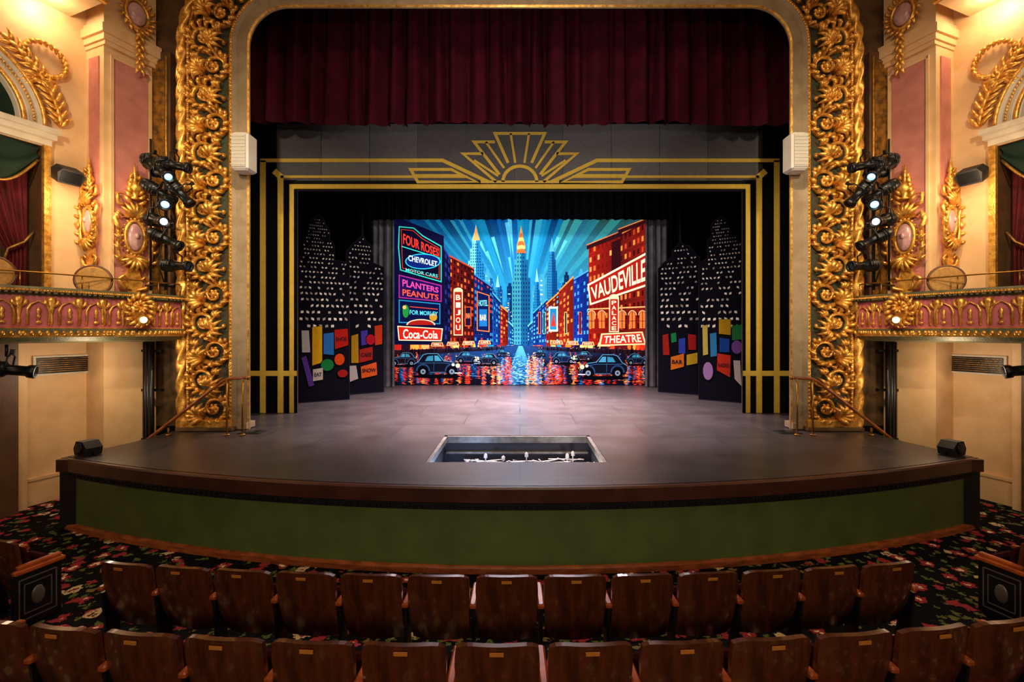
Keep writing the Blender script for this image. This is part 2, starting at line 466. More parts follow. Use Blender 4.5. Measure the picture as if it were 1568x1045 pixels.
# ------------------------------------------------------------------ art-deco header + legs (false proscenium). drawing grid: 1 unit = 15.93 mm, origin stage centre/eye level
YH = 11.1; G = YH/697
def mph(x, y, l): return (x*G, YH-l*LAY, EYE-y*G)
h = Art(); gold = '#c8a644'; dk = '#0c0c0e'
h.rect(-378, -318, 365, -216, '#5a585a', 0)
rn = random.Random(4)
for i in range(10):
    x = -378+i*74; h.rect(x+1, -318, min(365, x+73), -216, rn.choice(['#5e5c5d', '#565456', '#646264', '#525052']), 1)
    h.line([(x, -318), (x, -216)], .7, '#3a383a', 1.3)
OUTL = [(-452, -318), (452, -318), (452, 124.5), (341, 124.5), (341, -216), (-341, -216), (-341, 124.5), (-452, 124.5)]
for sx in (-1, 1):
    h.rect(sx*-452, -318, sx*-372, 124.5, dk, 2)
    h.rect(sx*-378, -232, sx*-341, 124.5, dk, 2.5)
    h.line([(sx*-393, -262), (sx*-393, -256), (sx*-393, 124.5)], 9, gold, 4)
    h.line([(sx*-397, -262), (sx*-118, -262), (sx*-48, -229)], 5.5, gold, 4)
    h.line([(sx*-376, -246), (sx*-366, -237), (sx*-366, 124.5)], 9, gold, 4)
    h.line([(sx*-366, -237), (sx*-80, -237)], 4, gold, 4)
    h.line([(sx*-349, 124.5), (sx*-349, -222), (0, -222)], 7, gold, 4)
    h.line([(sx*-415, 64), (sx*-341, 64)], 8, gold, 5)
    h.rect(sx*-345, -231, 0, -216, '#1c1b1d', 3)
    h.line([(sx*-156, -229), (sx*-167, -248), (sx*-105, -248), (sx*-66, -229)], 4.5, gold, 5, True)
    h.line([(sx*-160, -239), (sx*-88, -239)], 3.5, gold, 6)
    h.line([(sx*-18, -258), (sx*-38, -303), (0, -303)], 4.5, gold, 6)
    h.line([(sx*-7, -258), (sx*-14, -303)], 3.5, gold, 6)
    h.line([(sx*-31, -240), (sx*-70, -290), (sx*-38, -290)], 4.5, gold, 6)
    h.line([(sx*-24, -250), (sx*-52, -290)], 3.5, gold, 6)
    h.line([(sx*-36, -229), (sx*-87, -272), (sx*-56, -272)], 4.5, gold, 6)
    h.line([(sx*-33, -238), (sx*-70, -262)], 3.5, gold, 6)
h.line([(26*math.cos(a*pi/16), -229-24*math.sin(a*pi/16)) for a in range(17)], 5, gold, 6)
h.line([(-60, -229), (60, -229)], 4, gold, 6)
h.obj('art_deco_false_proscenium', mph, ART, (OUTL, 12))

# ------------------------------------------------------------------ painted city backdrop; drawing grid 1 unit = 24.2 mm
YB = 16.9; GB = YB/697
def mpb(x, y, l): return ((x-796)*GB, YB-l*LAY, EYE+(508-y)*GB)
B = Art(); rn = random.Random(11)
VX, VY = 797, 528
BOT = 589.9
B.rect(604, 332, 994, BOT, '#04103a', 0)
def ray_hit(a):
    dx, dy = math.cos(a), -math.sin(a); t = 1e9
    if dx > 0: t = min(t, (992-VX)/dx)
    if dx < 0: t = min(t, (606-VX)/dx)
    if dy < 0: t = min(t, (333-500)/dy)
    return (VX+dx*t, 500+dy*t)
a = 0.02; cols = ['#0764b8', '#149ad4', '#063a86', '#3ab8dc', '#0850a0', '#0c88c4', '#052c70']
k = 0
while a < pi-.02:
    w = rn.uniform(.025, .07); b2 = min(a+w, pi-.01)
    c = cols[(k*3+rn.randint(0, 1)) % 7]
    edge = abs(a-pi/2)/(pi/2)
    far = srgb(c); f = max(.18, .8-edge*1.0); far = (far[0]*f, far[1]*f, far[2]*f, 1)
    if a < 1.15: far = (far[0]+.015, far[1]+.05, far[2]*.8, 1)
    near = srgb('#2ca4d8')
    B.poly([(VX, 505), ray_hit(a), ray_hit(b2)], [near, far, far], 1)
    a = b2; k += 1
for i in range(12):
    a = rn.uniform(.5, pi-.5); r1 = rn.uniform(60, 120); r2 = r1+rn.uniform(30, 70); d = .018
    B.poly([(VX+r1*math.cos(a), 505-r1*math.sin(a)), (VX+r2*math.cos(a-d), max(334, 505-r2*math.sin(a-d))), (VX+r2*math.cos(a+d), max(334, 505-r2*math.sin(a+d)))], '#54b8d8', 2)
for i in range(60):
    x = rn.uniform(690, 905); d = abs(x-VX); w = rn.uniform(4, 10)
    top = rn.uniform(430, 488)-d*.25
    c = rn.choice(['#0f5c9c', '#0a3c7a', '#1a80b8', '#0b4a8c', '#3f9cc0', '#072c60', '#062450'])
    B.rect(x-w/2, top, x+w/2, 530, c, 3+(i % 4)*.2)
    B.rect(x-w/4, top-5, x+w/4, top, c, 3)
    for q in range(6): B.rect(x-w/2+1+rn.random()*w*.5, top+4+q*7, x-w/2+2+rn.random()*w*.5, top+5.6+q*7, rn.choice(['#7fd8ec', '#f0d890', '#7fd8ec']), 4)
def deco_tower(x, top, base, w, c1, c2, tip, L=5):
    hh = base-top
    B.poly([(x-w*.5, base), (x-w*.5, top+hh*.45), (x-w*.38, top+hh*.45), (x-w*.38, top+hh*.3), (x-w*.25, top+hh*.3), (x-w*.25, top+hh*.18), (x-w*.1, top+hh*.1), (x, top), (x, base)], c1, L)
    B.poly([(x+w*.5, base), (x+w*.5, top+hh*.45), (x+w*.38, top+hh*.45), (x+w*.38, top+hh*.3), (x+w*.25, top+hh*.3), (x+w*.25, top+hh*.18), (x+w*.1, top+hh*.1), (x, top), (x, base)], c2, L)
    B.poly([(x-w*.25, top+hh*.2), (x-w*.12, top+hh*.12), (x, top+hh*.02), (x+w*.12, top+hh*.12), (x+w*.25, top+hh*.2)], tip, L+1)
    y = top+hh*.24
    while y < base-3:
        ww = w*.2 if y < top+hh*.32 else (w*.34 if y < top+hh*.47 else w*.44)
        q = -ww
        while q < ww: B.rect(x+q, y, x+q+w*.06, y+hh*.018, '#0a3d80' if q < 0 else '#06285c', L+2); q += w*.14
        y += hh*.035
deco_tower(729, 343, 470, 24, '#6fd0e4', '#1c78b0', '#f0a860')
deco_tower(798, 342, 528, 28, '#3a98a8', '#125a88', '#f2a04a', 5)
for q in range(5): B.disc(798, 388-q*6, 7.5-q*1.1, 7, '#ffc070' if q % 2 else '#c8642a', 8, 12, 0, pi)
deco_tower(845, 362, 480, 16, '#2580b0', '#0a4880', '#4fa8c8')
deco_tower(762, 418, 528, 12, '#2484b8', '#105c98', '#8ad8e8')
deco_tower(822, 408, 528, 12, '#2088b8', '#0e5898', '#8ad8e8')
def base(x): return VY+4+abs(x-VX)*.045
def facade(x0, t0, x1, t1, c0, c1, win, rows, cols, L, lit=.6, win2=None):
    b0, b1 = base(x0), base(x1)
    dark = tuple(v*.45 for v in srgb(c0)[:3])+(1,)
    B.poly([(x0, t0), (x1, t1), (x1, b1), (x0, b0)], [c0, c1, c1, c0], L)
    for r in range(rows):
        for c in range(cols):
            u0 = (c+.24)/cols; u1 = (c+.72)/cols; v0 = (r+.25)/(rows+1); v1 = (r+.74)/(rows+1)
            def P(u, v):
                x = x0+(x1-x0)*u; t = t0+(t1-t0)*u; bb = b0+(b1-b0)*u; return (x, t+(bb-t)*v)
            q = rn.random()
            B.poly([P(u0, v0), P(u1, v0), P(u1, v1), P(u0, v1)], dark if q > lit else (win if (win2 is None or rn.random() < .6) else win2), L+.5)
        v = (r+.98)/(rows+1); B.line([(x0, t0+(b0-t0)*v), (x1, t1+(b1-t1)*v)], .5, dark, L+.4)
    B.line([(x0, t0), (x1, t1)], 2, win, L+.7); B.line([(x0, t0+3), (x1, t1+3)], 1.2, dark, L+.7)
facade(786, 500, 778, 492, '#082c70', '#1058a0', '#5fc0d8', 6, 3, 8, .6)
facade(778, 478, 766, 468, '#5a0f0c', '#902018', '#f09040', 8, 3, 9, .6, '#ff5030')
facade(766, 462, 752, 446, '#0a226c', '#144ca0', '#48a8d0', 9, 4, 10, .6)
facade(754, 440, 726, 420, '#07134a', '#0a2470', '#3080c0', 10, 6, 11, .55, '#c03424')
facade(726, 412, 688, 392, '#34090e', '#641210', '#b8401f', 12, 7, 12, .55, '#e87830')
facade(690, 398, 676, 374, '#080a28', '#0f1444', '#24307c', 10, 3, 13, .6)
B.rect(730, 445, 750, 512, '#08154c', 14); B.line([(731, 447), (749, 453), (749, 508), (731, 506)], 1.4, '#f0783a', 15, True)
B.textr('HOTEL', 733, 460, 747, 469, '#7fe8ff', 16); B.rect(734, 474, 746, 500, '#1a70b8', 16); B.textr('BAR', 735, 482, 745, 491, '#ffe0a0', 17)
B.rect(712, 470, 722, 500, '#e05828', 14); B.rect(713.2, 471.2, 720.8, 498.8, '#1a0c30', 14.5); B.textr('INN', 714, 480, 720, 488, '#ff9050', 15)
facade(808, 500, 816, 492, '#082c70', '#1058a0', '#5fc0d8', 6, 3, 8, .6)
facade(816, 480, 838, 458, '#0a2878', '#123c90', '#48a8d0', 8, 5, 9, .6)
facade(836, 466, 856, 448, '#801c12', '#54120e', '#f09840', 9, 4, 10, .6, '#48a8d0')
facade(856, 446, 878, 424, '#a02418', '#601410', '#f09040', 10, 4, 11, .55)
facade(878, 428, 902, 414, '#1434a0', '#0a2068', '#48a0d8', 10, 5, 12, .55)
facade(901, 378, 950, 358, '#981812', '#4c0e0b', '#d07424', 10, 8, 13, .35, '#e8a050')
facade(948, 360, 993, 336, '#5c100e', '#841a12', '#d88438', 11, 7, 14, .4, '#c03c1c')
B.poly([(898, 376), (952, 354), (952, 362), (898, 383)], '#2a0c14', 15); B.line([(898, 376), (952, 354)], 1.4, '#e87838', 15.5)
B.poly([(946, 352), (993, 334), (993, 341), (946, 359)], '#340e12', 16); B.line([(946, 352), (993, 334)], 1.4, '#f08840', 16.5)
B.poly([(936, 372), (950, 366), (950, 430), (936, 430)], '#2c080c', 14.8)
B.rect(840, 470, 854, 508, '#e8f0f0', 14); B.rect(842, 473, 852, 505, '#1a80b8', 15); B.poly([(843, 500), (847, 478), (851, 500)], '#e03a28', 16)
for sx2, cc in ((826, '#ff6a3a'), (833, '#58d8f0'), (866, '#ffd070'), (888, '#ff5030')): B.rect(sx2-2, 478, sx2+2, 512, cc, 15); B.rect(sx2-1.2, 479, sx2+1.2, 511, '#141028', 15.4)
for i in range(6):
    x = 901+i*15.5
    if 922 < x+5 < 950: continue
    B.rect(x, 483, x+9, 503, '#f07838', 17); B.disc(x+4.5, 483, 4.5, 5.5, '#f07838', 17, 12, 0, pi); B.rect(x+4, 478, x+5, 503, '#3a0c10', 18); B.line([(x, 492), (x+9, 492)], .8, '#3a0c10', 18)
    B.line([(x+4.5+6*math.cos(t*pi/8), 483-7*math.sin(t*pi/8)) for t in range(9)], 1.1, '#f8c890', 18)
B.line([(900, 474), (993, 470)], 2, '#f0b070', 18)
B.poly([(899, 436), (991, 386), (991, 438), (903, 468)], '#f6e2b0', 18)
B.poly([(901.5, 438), (989, 390.5), (989, 435.5), (905, 464.5)], '#a01c16', 19)
B.text('VAUDEVILLE', ((904, 441), (987, 396), (987, 431), (907, 460)), '#f8ecc4', 20)
for i in range(30): 
    t = i/29; B.disc(900+91*t, 437-50*t, .9, .9, '#ffffff', 20, 6); B.disc(904+87*t, 466.5-29.5*t, .9, .9, '#ffffff', 20, 6)
B.rect(932, 457, 947, 509, '#f4e0b0', 21); B.rect(933.5, 458.5, 945.5, 507.5, '#b8241a', 21.3); B.disc(939.5, 457, 7.5, 6, '#f4e0b0', 21, 16, 0, pi)
for i, ch in enumerate('PALACE'): B.textr(ch, 936, 461+i*7.8, 943, 467+i*7.8, '#fff0c8', 21.6)
B.poly([(920, 511), (983, 508), (989, 528), (916, 530)], '#f2d8a0', 20.5); B.poly([(922, 513), (981, 510), (986, 526), (919, 528)], '#c8281c', 21)
B.text('THEATRE', ((925, 515), (979, 512), (982, 524), (923, 526)), '#fff4d0', 22)
B.poly([(606, 332), (680, 362), (680, 534), (606, 538)], '#09092e', 14)
def board(pts, fill, edge, L, w=1.6): B.poly(pts, fill, L); B.line(pts, w, edge, L+1, True)
board([(612, 348), (634, 350), (648, 362), (676, 378), (676, 432), (614, 414), (611, 380)], '#070720', '#2fc8b8', 15)
B.line([(615, 352), (633, 354), (647, 366), (673, 381), (673, 428), (617, 411)], .8, '#d83a28', 16.2, True)
B.text('FOUR ROSES', ((618, 358), (672, 382), (672, 394), (618, 374)), '#ff3a26', 17)
B.line([(616, 378), (674, 396)], 1.2, '#2ee0d0', 17)
B.disc(648, 401, 27, 12, '#2ac4e8', 17, 28); B.disc(648, 401, 25.4, 10.6, '#0a1e68', 18, 28)
B.text('CHEVROLET', ((626, 391), (670, 401), (670, 409), (626, 400)), '#e8fbff', 19)
B.text('MOTOR CARS', ((622, 411), (671, 421), (671, 426), (622, 416)), '#58d0d0', 19)
board([(612, 422), (676, 438), (676, 462), (612, 456)], '#1a0d50', '#a82888', 16)
B.text('PLANTERS', ((617, 428), (672, 441), (672, 449), (617, 439)), '#f04aa0', 18)
B.text('PEANUTS', ((617, 443), (672, 452), (672, 460), (617, 453)), '#ff5a3a', 18)
board([(612, 460), (674, 466), (674, 496), (612, 494)], '#080f3c', '#2088c0', 16)
B.disc(622, 477, 5, 10, '#228838', 18); B.disc(620, 471, 3, 3, '#e0c060', 18.4, 10); B.disc(664, 486, 6, 6, '#c8902a', 18); B.line([(628, 470), (671, 474)], 1, '#f05030', 18)
B.text('FOR MORLEY', ((628, 475), (671, 478), (671, 484), (628, 482)), '#58e0f8', 19)
B.disc(645, 498, 22, 9, '#f0e0b8', 18, 20, 0, pi); B.disc(645, 498, 20, 7.4, '#a31c16', 19, 20, 0, pi)
board([(610, 500), (678, 504), (676, 522), (612, 521)], '#c42016', '#fff0c0', 20, 1.4)
B.text('Coca-Cola', ((618, 504), (671, 507), (671, 519), (618, 519)), '#fff6e0', 22)
B.rect(695, 446, 709, 514, '#f2d8a8', 19); B.rect(696.5, 447.5, 707.5, 512.5, '#a31f16', 20); B.disc(702, 446, 7, 5, '#f2d8a8', 19, 14, 0, pi)
for i, ch in enumerate('BIJOU'): B.textr(ch, 698.5, 452+i*11.5, 705.5, 460+i*11.5, '#fff0c8', 21)
for i in range(90):
    sx = rn.choice((-1, 1)); d = 12+(rn.random()**.8)*180; x = VX+sx*d; w = 1.5+d*.03; b = base(x)
    B.rect(x-w, b-3-d*.05, x+w, b-2-d*.012, rn.choice(['#e84a20', '#f8a840', '#b82018', '#ffd878', '#1890c8', '#e87020', '#601018', '#200c20']), 17+(i % 5)*.2)
for sx in (-1, 1):
    for q in range(4):
        d = 55+q*24; x = VX+sx*d; b = base(x)
        B.poly([(x-8, b-13), (x+8, b-13), (x+10, b-7), (x-10, b-7)], '#f2c878', 19.2); B.poly([(x-7, b-12.2), (x+7, b-12.2), (x+8.6, b-7.8), (x-8.6, b-7.8)], '#b02018', 19.5)
        B.textr(('CAFE', 'REVUE', 'DANCE', 'GRILL')[q], x-6, b-11.6, x+6, b-8.6, '#fff0c8', 19.8)
B.poly([(604, 537), (VX-4, 529), (VX+4, 529), (994, 537), (994, BOT), (604, BOT)], ['#120a18', '#16407c', '#16407c', '#120a18', '#040612', '#040612'], 18)
B.poly([(VX-3, 530), (VX+3, 530), (VX+26, BOT), (VX-26, BOT)], ['#4aa8d0', '#4aa8d0', '#04102a', '#04102a'], 18.6)
B.poly([(604, 537), (VX-10, 530), (VX-40, 536), (604, 546)], ['#2a0e12', '#2a3050', '#141020', '#140a10'], 18.3)
B.poly([(994, 537), (VX+10, 530), (VX+40, 536), (994, 546)], ['#2a0e12', '#2a3050', '#141020', '#140a10'], 18.3)
for i in range(280):
    x = VX+rn.uniform(-1, 1)*190 if i % 3 else VX+rn.uniform(-60, 60)
    d = abs(x-VX); y = 540+rn.uniform(0, 24); ye = min(BOT-1, y+rn.uniform(12, 46))
    if d < 10: pal = ['#7fd0e8', '#2a7cb8', '#0c3468', '#1a5ca0']
    elif d < 60: pal = rn.choice((['#2a80c8', '#1a5ca0', '#48b0e0'], ['#e03820', '#b02818', '#ff6038'], ['#f8a050', '#e06828', '#ffd090'], ['#0a2450', '#123870', '#06183c']))
    else: pal = rn.choice((['#d8281a', '#a81c14', '#f04828'], ['#b81c14', '#801410', '#e03820'], ['#1c4c90', '#12346c', '#2870b8'], ['#f08038', '#c85020', '#f8b060']))
    while y < ye:
        w = rn.uniform(.7, 3.0)*(.45+(y-536)/42); j = rn.uniform(-1.6, 1.6); hh = rn.uniform(.3, .75)
        B.poly([(x+j-w, y), (x+j, y-hh), (x+j+w, y), (x+j, y+hh)], rn.choice(pal), 20+(i % 9)*.1)
        y += rn.uniform(1.0, 2.2)
for i in range(110):
    sx = rn.choice((-1, 1)); d = 24+rn.random()*168; x = VX+sx*d; b = base(x)+rn.uniform(1.5, 4); hh = 3+d*.03
    B.rect(x-.8, b-hh+1, x+.8, b, rn.choice(['#06060f', '#0a0a1c', '#200c14', '#05050f']), 22); B.disc(x, b-hh, .7, .9, '#a86848' if i % 3 == 0 else '#06060f', 22.3, 6)
def car(cx, cy, s, flip=1, c='#080a18', L=24):
    def q(pts): return [(cx+flip*a*s, cy+b*s) for a, b in pts]
    B.disc(cx, cy+16*s, 37*s, 3*s, '#020208', L-.4)
    B.poly(q([(-34, 6), (-34, -2), (-27, -6), (-20, -16), (-14, -18), (2, -18), (11, -7), (26, -5), (33, 0), (35, 8), (30, 11), (-30, 11)]), c, L)
    B.poly(q([(-17, -7), (-13, -14), (-5, -15), (-5, -7)]), '#2f7898', L+.5); B.poly(q([(-3, -7), (-3, -15), (2, -15), (8, -7)]), '#3c88a8', L+.5)
    B.line(q([(-34, -2), (-27, -6), (-20, -16), (-14, -18), (2, -18), (11, -7), (26, -5)]), .9*s, '#4a88b0', L+.6)
    B.line(q([(-27, -4), (11, -4), (30, -1)]), .8*s, '#24507c', L+.6); B.line(q([(-4, -6), (-4, 8)]), .6*s, '#24507c', L+.6)
    B.line(q([(-10, 10), (14, 10)]), 1.4*s, '#38506c', L+.65)
    for wx in (-20, 23):
        B.disc(cx+flip*wx*s, cy+9*s, 8*s, 8*s, '#020205', L+.7); B.disc(cx+flip*wx*s, cy+9*s, 4*s, 4*s, '#68788c', L+.9, 12); B.disc(cx+flip*wx*s, cy+9*s, 1.5*s, 1.5*s, '#101018', L+1, 8)
        B.line([(cx+flip*(wx+9.5*math.cos(t*pi/8))*s, cy+(8-10*math.sin(t*pi/8))*s) for t in range(9)], 2*s, '#1f3a60', L+.8)
    B.disc(cx+flip*32*s, cy-0*s, 3.2*s, 3.2*s, '#ffe9a0', L+1, 12); B.disc(cx+flip*25*s, cy-1.5*s, 2.2*s, 2.2*s, '#fff3c8', L+1, 12)
    B.line(q([(27, 11), (38, 11)]), 1.6*s, '#a8b4c4', L+1)
car(669, 560, 1.02, 1); car(924, 562, 1.04, -1)
car(619, 551, .6, -1, '#1a0a10', 23); car(716, 548, .5, 1, '#0a1430', 23); car(746, 551, .52, -1, '#10101c', 23)
car(862, 549, .52, 1, '#0a1430', 23); car(892, 546, .42, -1, '#200c10', 23); car(770, 541, .28, 1, '#0a1024', 22.5); car(826, 541, .28, -1, '#0a1024', 22.5); car(975, 551, .5, 1, '#0c0c18', 23)
B.obj('painted_city_backdrop', mpb, DROP, ([(604, 332), (994, 332), (994, BOT), (604, BOT)], 5))

# ------------------------------------------------------------------ skyscraper flats
def flat(name, px0, px1, A, Bp, out, seed, signs, extra=None):
    rn = random.Random(seed); Ym = (A[1]+Bp[1])/2; g = Ym/697
    d = Vector((Bp[0]-A[0], Bp[1]-A[1])); nn = Vector((d.y, -d.x)).normalized()
    def mp(x, y, l):
        t = (x-px0)/(px1-px0); return (A[0]+d.x*t+nn.x*l*LAY, A[1]+d.y*t+nn.y*l*LAY, EYE+(508-y)*g+.012)
    art = Art(); art.poly(out, '#0b0a12', 0)
    def inside(x, y):
        c = False; n = len(out); j = n-1
        for i in range(n):
            xi, yi = out[i]; xj, yj = out[j]
            if (yi > y) != (yj > y) and x < (xj-xi)*(y-yi)/(yj-yi)+xi: c = not c
            j = i
        return c
    art.line(out, 1.0, '#1c1b24', 1, True)
    y = 338
    while y < 500:
        big = .5+max(0, (y-345))/140
        x = min(px0, px1)+3+rn.uniform(0, 3)
        while x < max(px0, px1)-4:
            w = 2.8*big; hh = 2.4*big
            if rn.random() < .72 and all(inside(a, b) for a, b in ((x-1, y-1), (x+w+1, y-1), (x+w+1, y+hh+1), (x-1, y+hh+1))):
                k = rn.uniform(-.8, .8)*big
                art.poly([(x, y+k), (x+w, y-k), (x+w, y+hh-k), (x, y+hh+k)], rn.choice(['#bcb4ac', '#a8a098', '#c8beb2', '#847c78']), 1.5)
            x += w+2.9*big
        y += 6.0*big+1.5
    for k, (pts, col, txt) in enumerate(signs):
        if len(pts) > 2: art.line(pts, 1, '#08080c', 2.8+k*.3, True); art.poly(pts, col, 3+k*.3)
        else: art.disc(pts[0][0], pts[0][1], pts[1][0]+1, pts[1][1]+1, '#08080c', 2.8+k*.3); art.disc(pts[0][0], pts[0][1], pts[1][0], pts[1][1], col, 3+k*.3)
        if txt: 
            xs = [p[0] for p in pts]; ys = [p[1] for p in pts]
            art.textr(txt, min(xs)+2, (min(ys)+max(ys))/2-3, max(xs)-2, (min(ys)+max(ys))/2+3, '#1c1420', 8)
    return art.obj(name, mp, ART, (out, 10))
by = 615
flat('skyscraper_scenery_flat', 455, 535, (-6.16, 12.6), (-4.98, 13.3),
     [(455, by), (455, 405), (459, 396), (462, 392), (462, 372), (468, 362), (473, 345), (478, 336), (486, 329), (494, 336), (498, 346), (504, 352), (504, 368), (511, 374), (511, 398), (530, 400), (535, 404), (535, by)], 1,
     [([(477, 502), (492, 500), (492, 556), (477, 560)], '#98700e', None), ([(461, 507), (472, 507), (474, 540), (462, 540)], '#848080', None), ([(494, 512), (510, 510), (510, 545), (494, 543)], '#1c4c84', None), ([(511, 506), (532, 504), (533, 530), (512, 536)], '#84160e', 'SHOE'),
      ([(461, 548), (468, 545), (480, 590), (472, 592)], '#402668', None), ([(500, 560), (10, 9)], '#10582a', None), ([(519, 552), (8, 9)], '#9c340e', None), ([(524, 574), (8, 6)], '#741616', None), ([(478, 566), (493, 564), (493, 582), (478, 584)], '#8c847c', 'EAT')])
by = 603
flat('skyscraper_scenery_flat', 531, 588, (-5.41, 14.2), (-4.45, 14.9),
     [(531, by), (531, 388), (541, 376), (548, 369), (554, 362), (555, 332), (556, 362), (562, 372), (569, 376), (571, 392), (571, 402), (588, 408), (588, by)], 2,
     [([(538, 515), (548, 512), (549, 556), (538, 556)], '#846414', None), ([(552, 508), (562, 506), (563, 528), (553, 530)], '#302670', None), ([(567, 521), (7, 8)], '#7c101a', None), ([(573, 500), (585, 498), (585, 528), (574, 530)], '#8c2810', None),
      ([(550, 536), (570, 532), (570, 552), (550, 556)], '#741a12', 'CAFE'), ([(552, 562), (576, 556), (577, 576), (553, 580)], '#9c3e16', 'SHOW'), ([(534, 560), (545, 560), (548, 580), (536, 584)], '#848078', None)])
flat('skyscraper_scenery_flat', 1008, 1071, (4.53, 14.9), (5.61, 14.2),
     [(1008, by), (1008, 410), (1018, 400), (1030, 394), (1030, 384), (1041, 374), (1042, 332), (1043, 372), (1050, 378), (1055, 378), (1068, 396), (1071, 396), (1071, by)], 3,
     [([(1015, 514), (1024, 512), (1026, 545), (1016, 545)], '#741a12', None), ([(1028, 512), (1036, 510), (1037, 524), (1029, 526)], '#166034', None), ([(1040, 520), (1050, 518), (1050, 542), (1040, 542)], '#22307c', None), ([(1054, 512), (1066, 514), (1066, 536), (1055, 536)], '#7c1616', None),
      ([(1028, 548), (1048, 542), (1048, 562), (1028, 568)], '#9c5216', 'BAR'), ([(1052, 544), (1068, 540), (1068, 556), (1052, 560)], '#8c7218', None)])
by = 615
flat('skyscraper_scenery_flat', 1070, 1137, (5.23, 13.3), (6.16, 12.6),
     [(1070, by), (1070, 402), (1084, 394), (1084, 366), (1090, 362), (1090, 342), (1098, 336), (1106, 332), (1114, 340), (1118, 350), (1118, 362), (1130, 366), (1130, 374), (1137, 376), (1137, by)], 4,
     [([(1076, 500), (1084, 498), (1085, 544), (1077, 546)], '#8c803a', None), ([(1088, 512), (1098, 510), (1099, 546), (1089, 548)], '#225a84', None), ([(1102, 490), (1120, 490), (1120, 514), (1102, 512)], '#846414', None), ([(1122, 500), (1136, 498), (1136, 520), (1122, 522)], '#185228', None),
      ([(1103, 518), (1118, 520), (1118, 540), (1103, 540)], '#10306c', None), ([(1129, 532), (8, 10)], '#523068', None), ([(1100, 542), (1120, 545), (1119, 578), (1099, 568)], '#8c2216', 'RADIO'), ([(1085, 570), (8, 14)], '#765884', None), ([(1124, 552), (1134, 552), (1136, 590), (1126, 580)], '#847c74', None)])

# ------------------------------------------------------------------ STAGE
LR = 19.6; LC = 5.85+LR
def lipY(x): return LC-math.sqrt(LR*LR-x*x)
XE = 7.2
HXA = -1.44; HXB = 1.335; HY0 = 6.93; HY1 = 8.72
st = MB()
def backY(x):
    x = abs(x)
    return 9.95 if x <= 6.85 else lipY(XE)+(XE-x)/.35*1.3
xs = [-XE+i*.24 for i in range(61)]
xs = sorted(set([round(x, 3) for x in xs if abs(x-HXA) > .03 and abs(x-HXB) > .03]+[-6.85, 6.85, HXA, HXB]))
for a, b in zip(xs[:-1], xs[1:]):
    def q(ya, yb, yc, yd, z=DECK): st.add([(a, ya, z), (b, yb, z), (b, yc, z), (a, yd, z)], [[0, 1, 2, 3]], 0)
    if a >= HXA-.001 and b <= HXB+.001:
        q(lipY(a), lipY(b), HY0, HY0); q(HY1, HY1, 9.95, 9.95)
    else: q(lipY(a), lipY(b), backY(b), backY(a))
st.add([(-9.1, 9.95, DECK), (9.1, 9.95, DECK), (9.1, 17.5, DECK), (-9.1, 17.5, DECK)], [[0, 1, 2, 3]], 0)
fp = [(-.02, DECK, 1), (.05, DECK, 1), (.075, DECK-.02, 1), (.075, DECK-.19, 1), (.045, DECK-.21, 2), (.03, DECK-.30, 2), (0, DECK-.31, 3), (0, .08, 4), (.03, .075, 4), (.06, .06, 4), (.075, .0, 4)]
TH = math.asin(XE/LR); NA = 90
vs = []
for i in range(NA+1):
    th = -TH+2*TH*i/NA
    for o, z, _ in fp: vs.append((math.sin(th)*(LR+o), LC-math.cos(th)*(LR+o), z))
for j in range(len(fp)-1):
    st.add(vs, [[i*len(fp)+j, i*len(fp)+j+1, (i+1)*len(fp)+j+1, (i+1)*len(fp)+j] for i in range(NA)], fp[j][2], j not in (3, 6))
for i in range(170):
    th = -TH+2*TH*(i+.5)/170
    st.ell((math.sin(th)*(LR+.045), LC-math.cos(th)*(LR+.045), DECK-.255), (.02, .02, .02), 5, 6, 4)
for sx in (-1, 1):
    st.box((sx*(XE-.13), lipY(XE)-.0, .53), (.24, .22, 1.06), 2)
    st.box((sx*(XE-.12), lipY(XE)-.02, DECK-.1), (.26, .26, .19), 1)
    a = (sx*XE, lipY(XE)); b = (sx*6.85, 8.53); c = (sx*6.85, 9.95)
    for p, q2 in ((a, b), (b, c)): st.add([(p[0], p[1], 0), (q2[0], q2[1], 0), (q2[0], q2[1], DECK), (p[0], p[1], DECK)], [[0, 1, 2, 3]], 2)
STUD = mat('lip_studs', '#1a0f0c', .3, .4)
st.obj('stage_platform', [DECKM, FASCB, BLACK, GREENP, WOOD, STUD])

# open trap / pit
tp = MB()
zf = .12
for (p, q2) in (((HXA, HY0), (HXB, HY0)), ((HXB, HY0), (HXB, HY1)), ((HXB, HY1), (HXA, HY1)), ((HXA, HY1), (HXA, HY0))):
    tp.add([(p[0], p[1], zf), (q2[0], q2[1], zf), (q2[0], q2[1], DECK-.005), (p[0], p[1], DECK-.005)], [[0, 1, 2, 3]], 0)
tp.add([(HXA, HY0, zf), (HXB, HY0, zf), (HXB, HY1, zf), (HXA, HY1, zf)], [[0, 1, 2, 3]], 1)
for x in (HXA+.03, HXB-.03): tp.box((x, (HY0+HY1)/2, DECK-.06), (.06, HY1-HY0, .1), 2)
cx0 = (HXA+HXB)/2
tp.box((cx0, HY1-.03, DECK-.07), (HXB-HXA, .06, .12), 2)
tp.box((cx0, HY1-.08, DECK-.30), (HXB-HXA-.1, .1, .04), 2)
tp.box((cx0, HY1-.45, .60), (2.6, .8, .05), 5)
tp.box((-.95, 8.1, .66), (.6, .45, .03), 6); tp.box((-.1, 8.3, .645), (.5, .3, .03), 1); tp.box((.65, 8.2, .65), (.5, .35, .04), 6)
rn = random.Random(3)
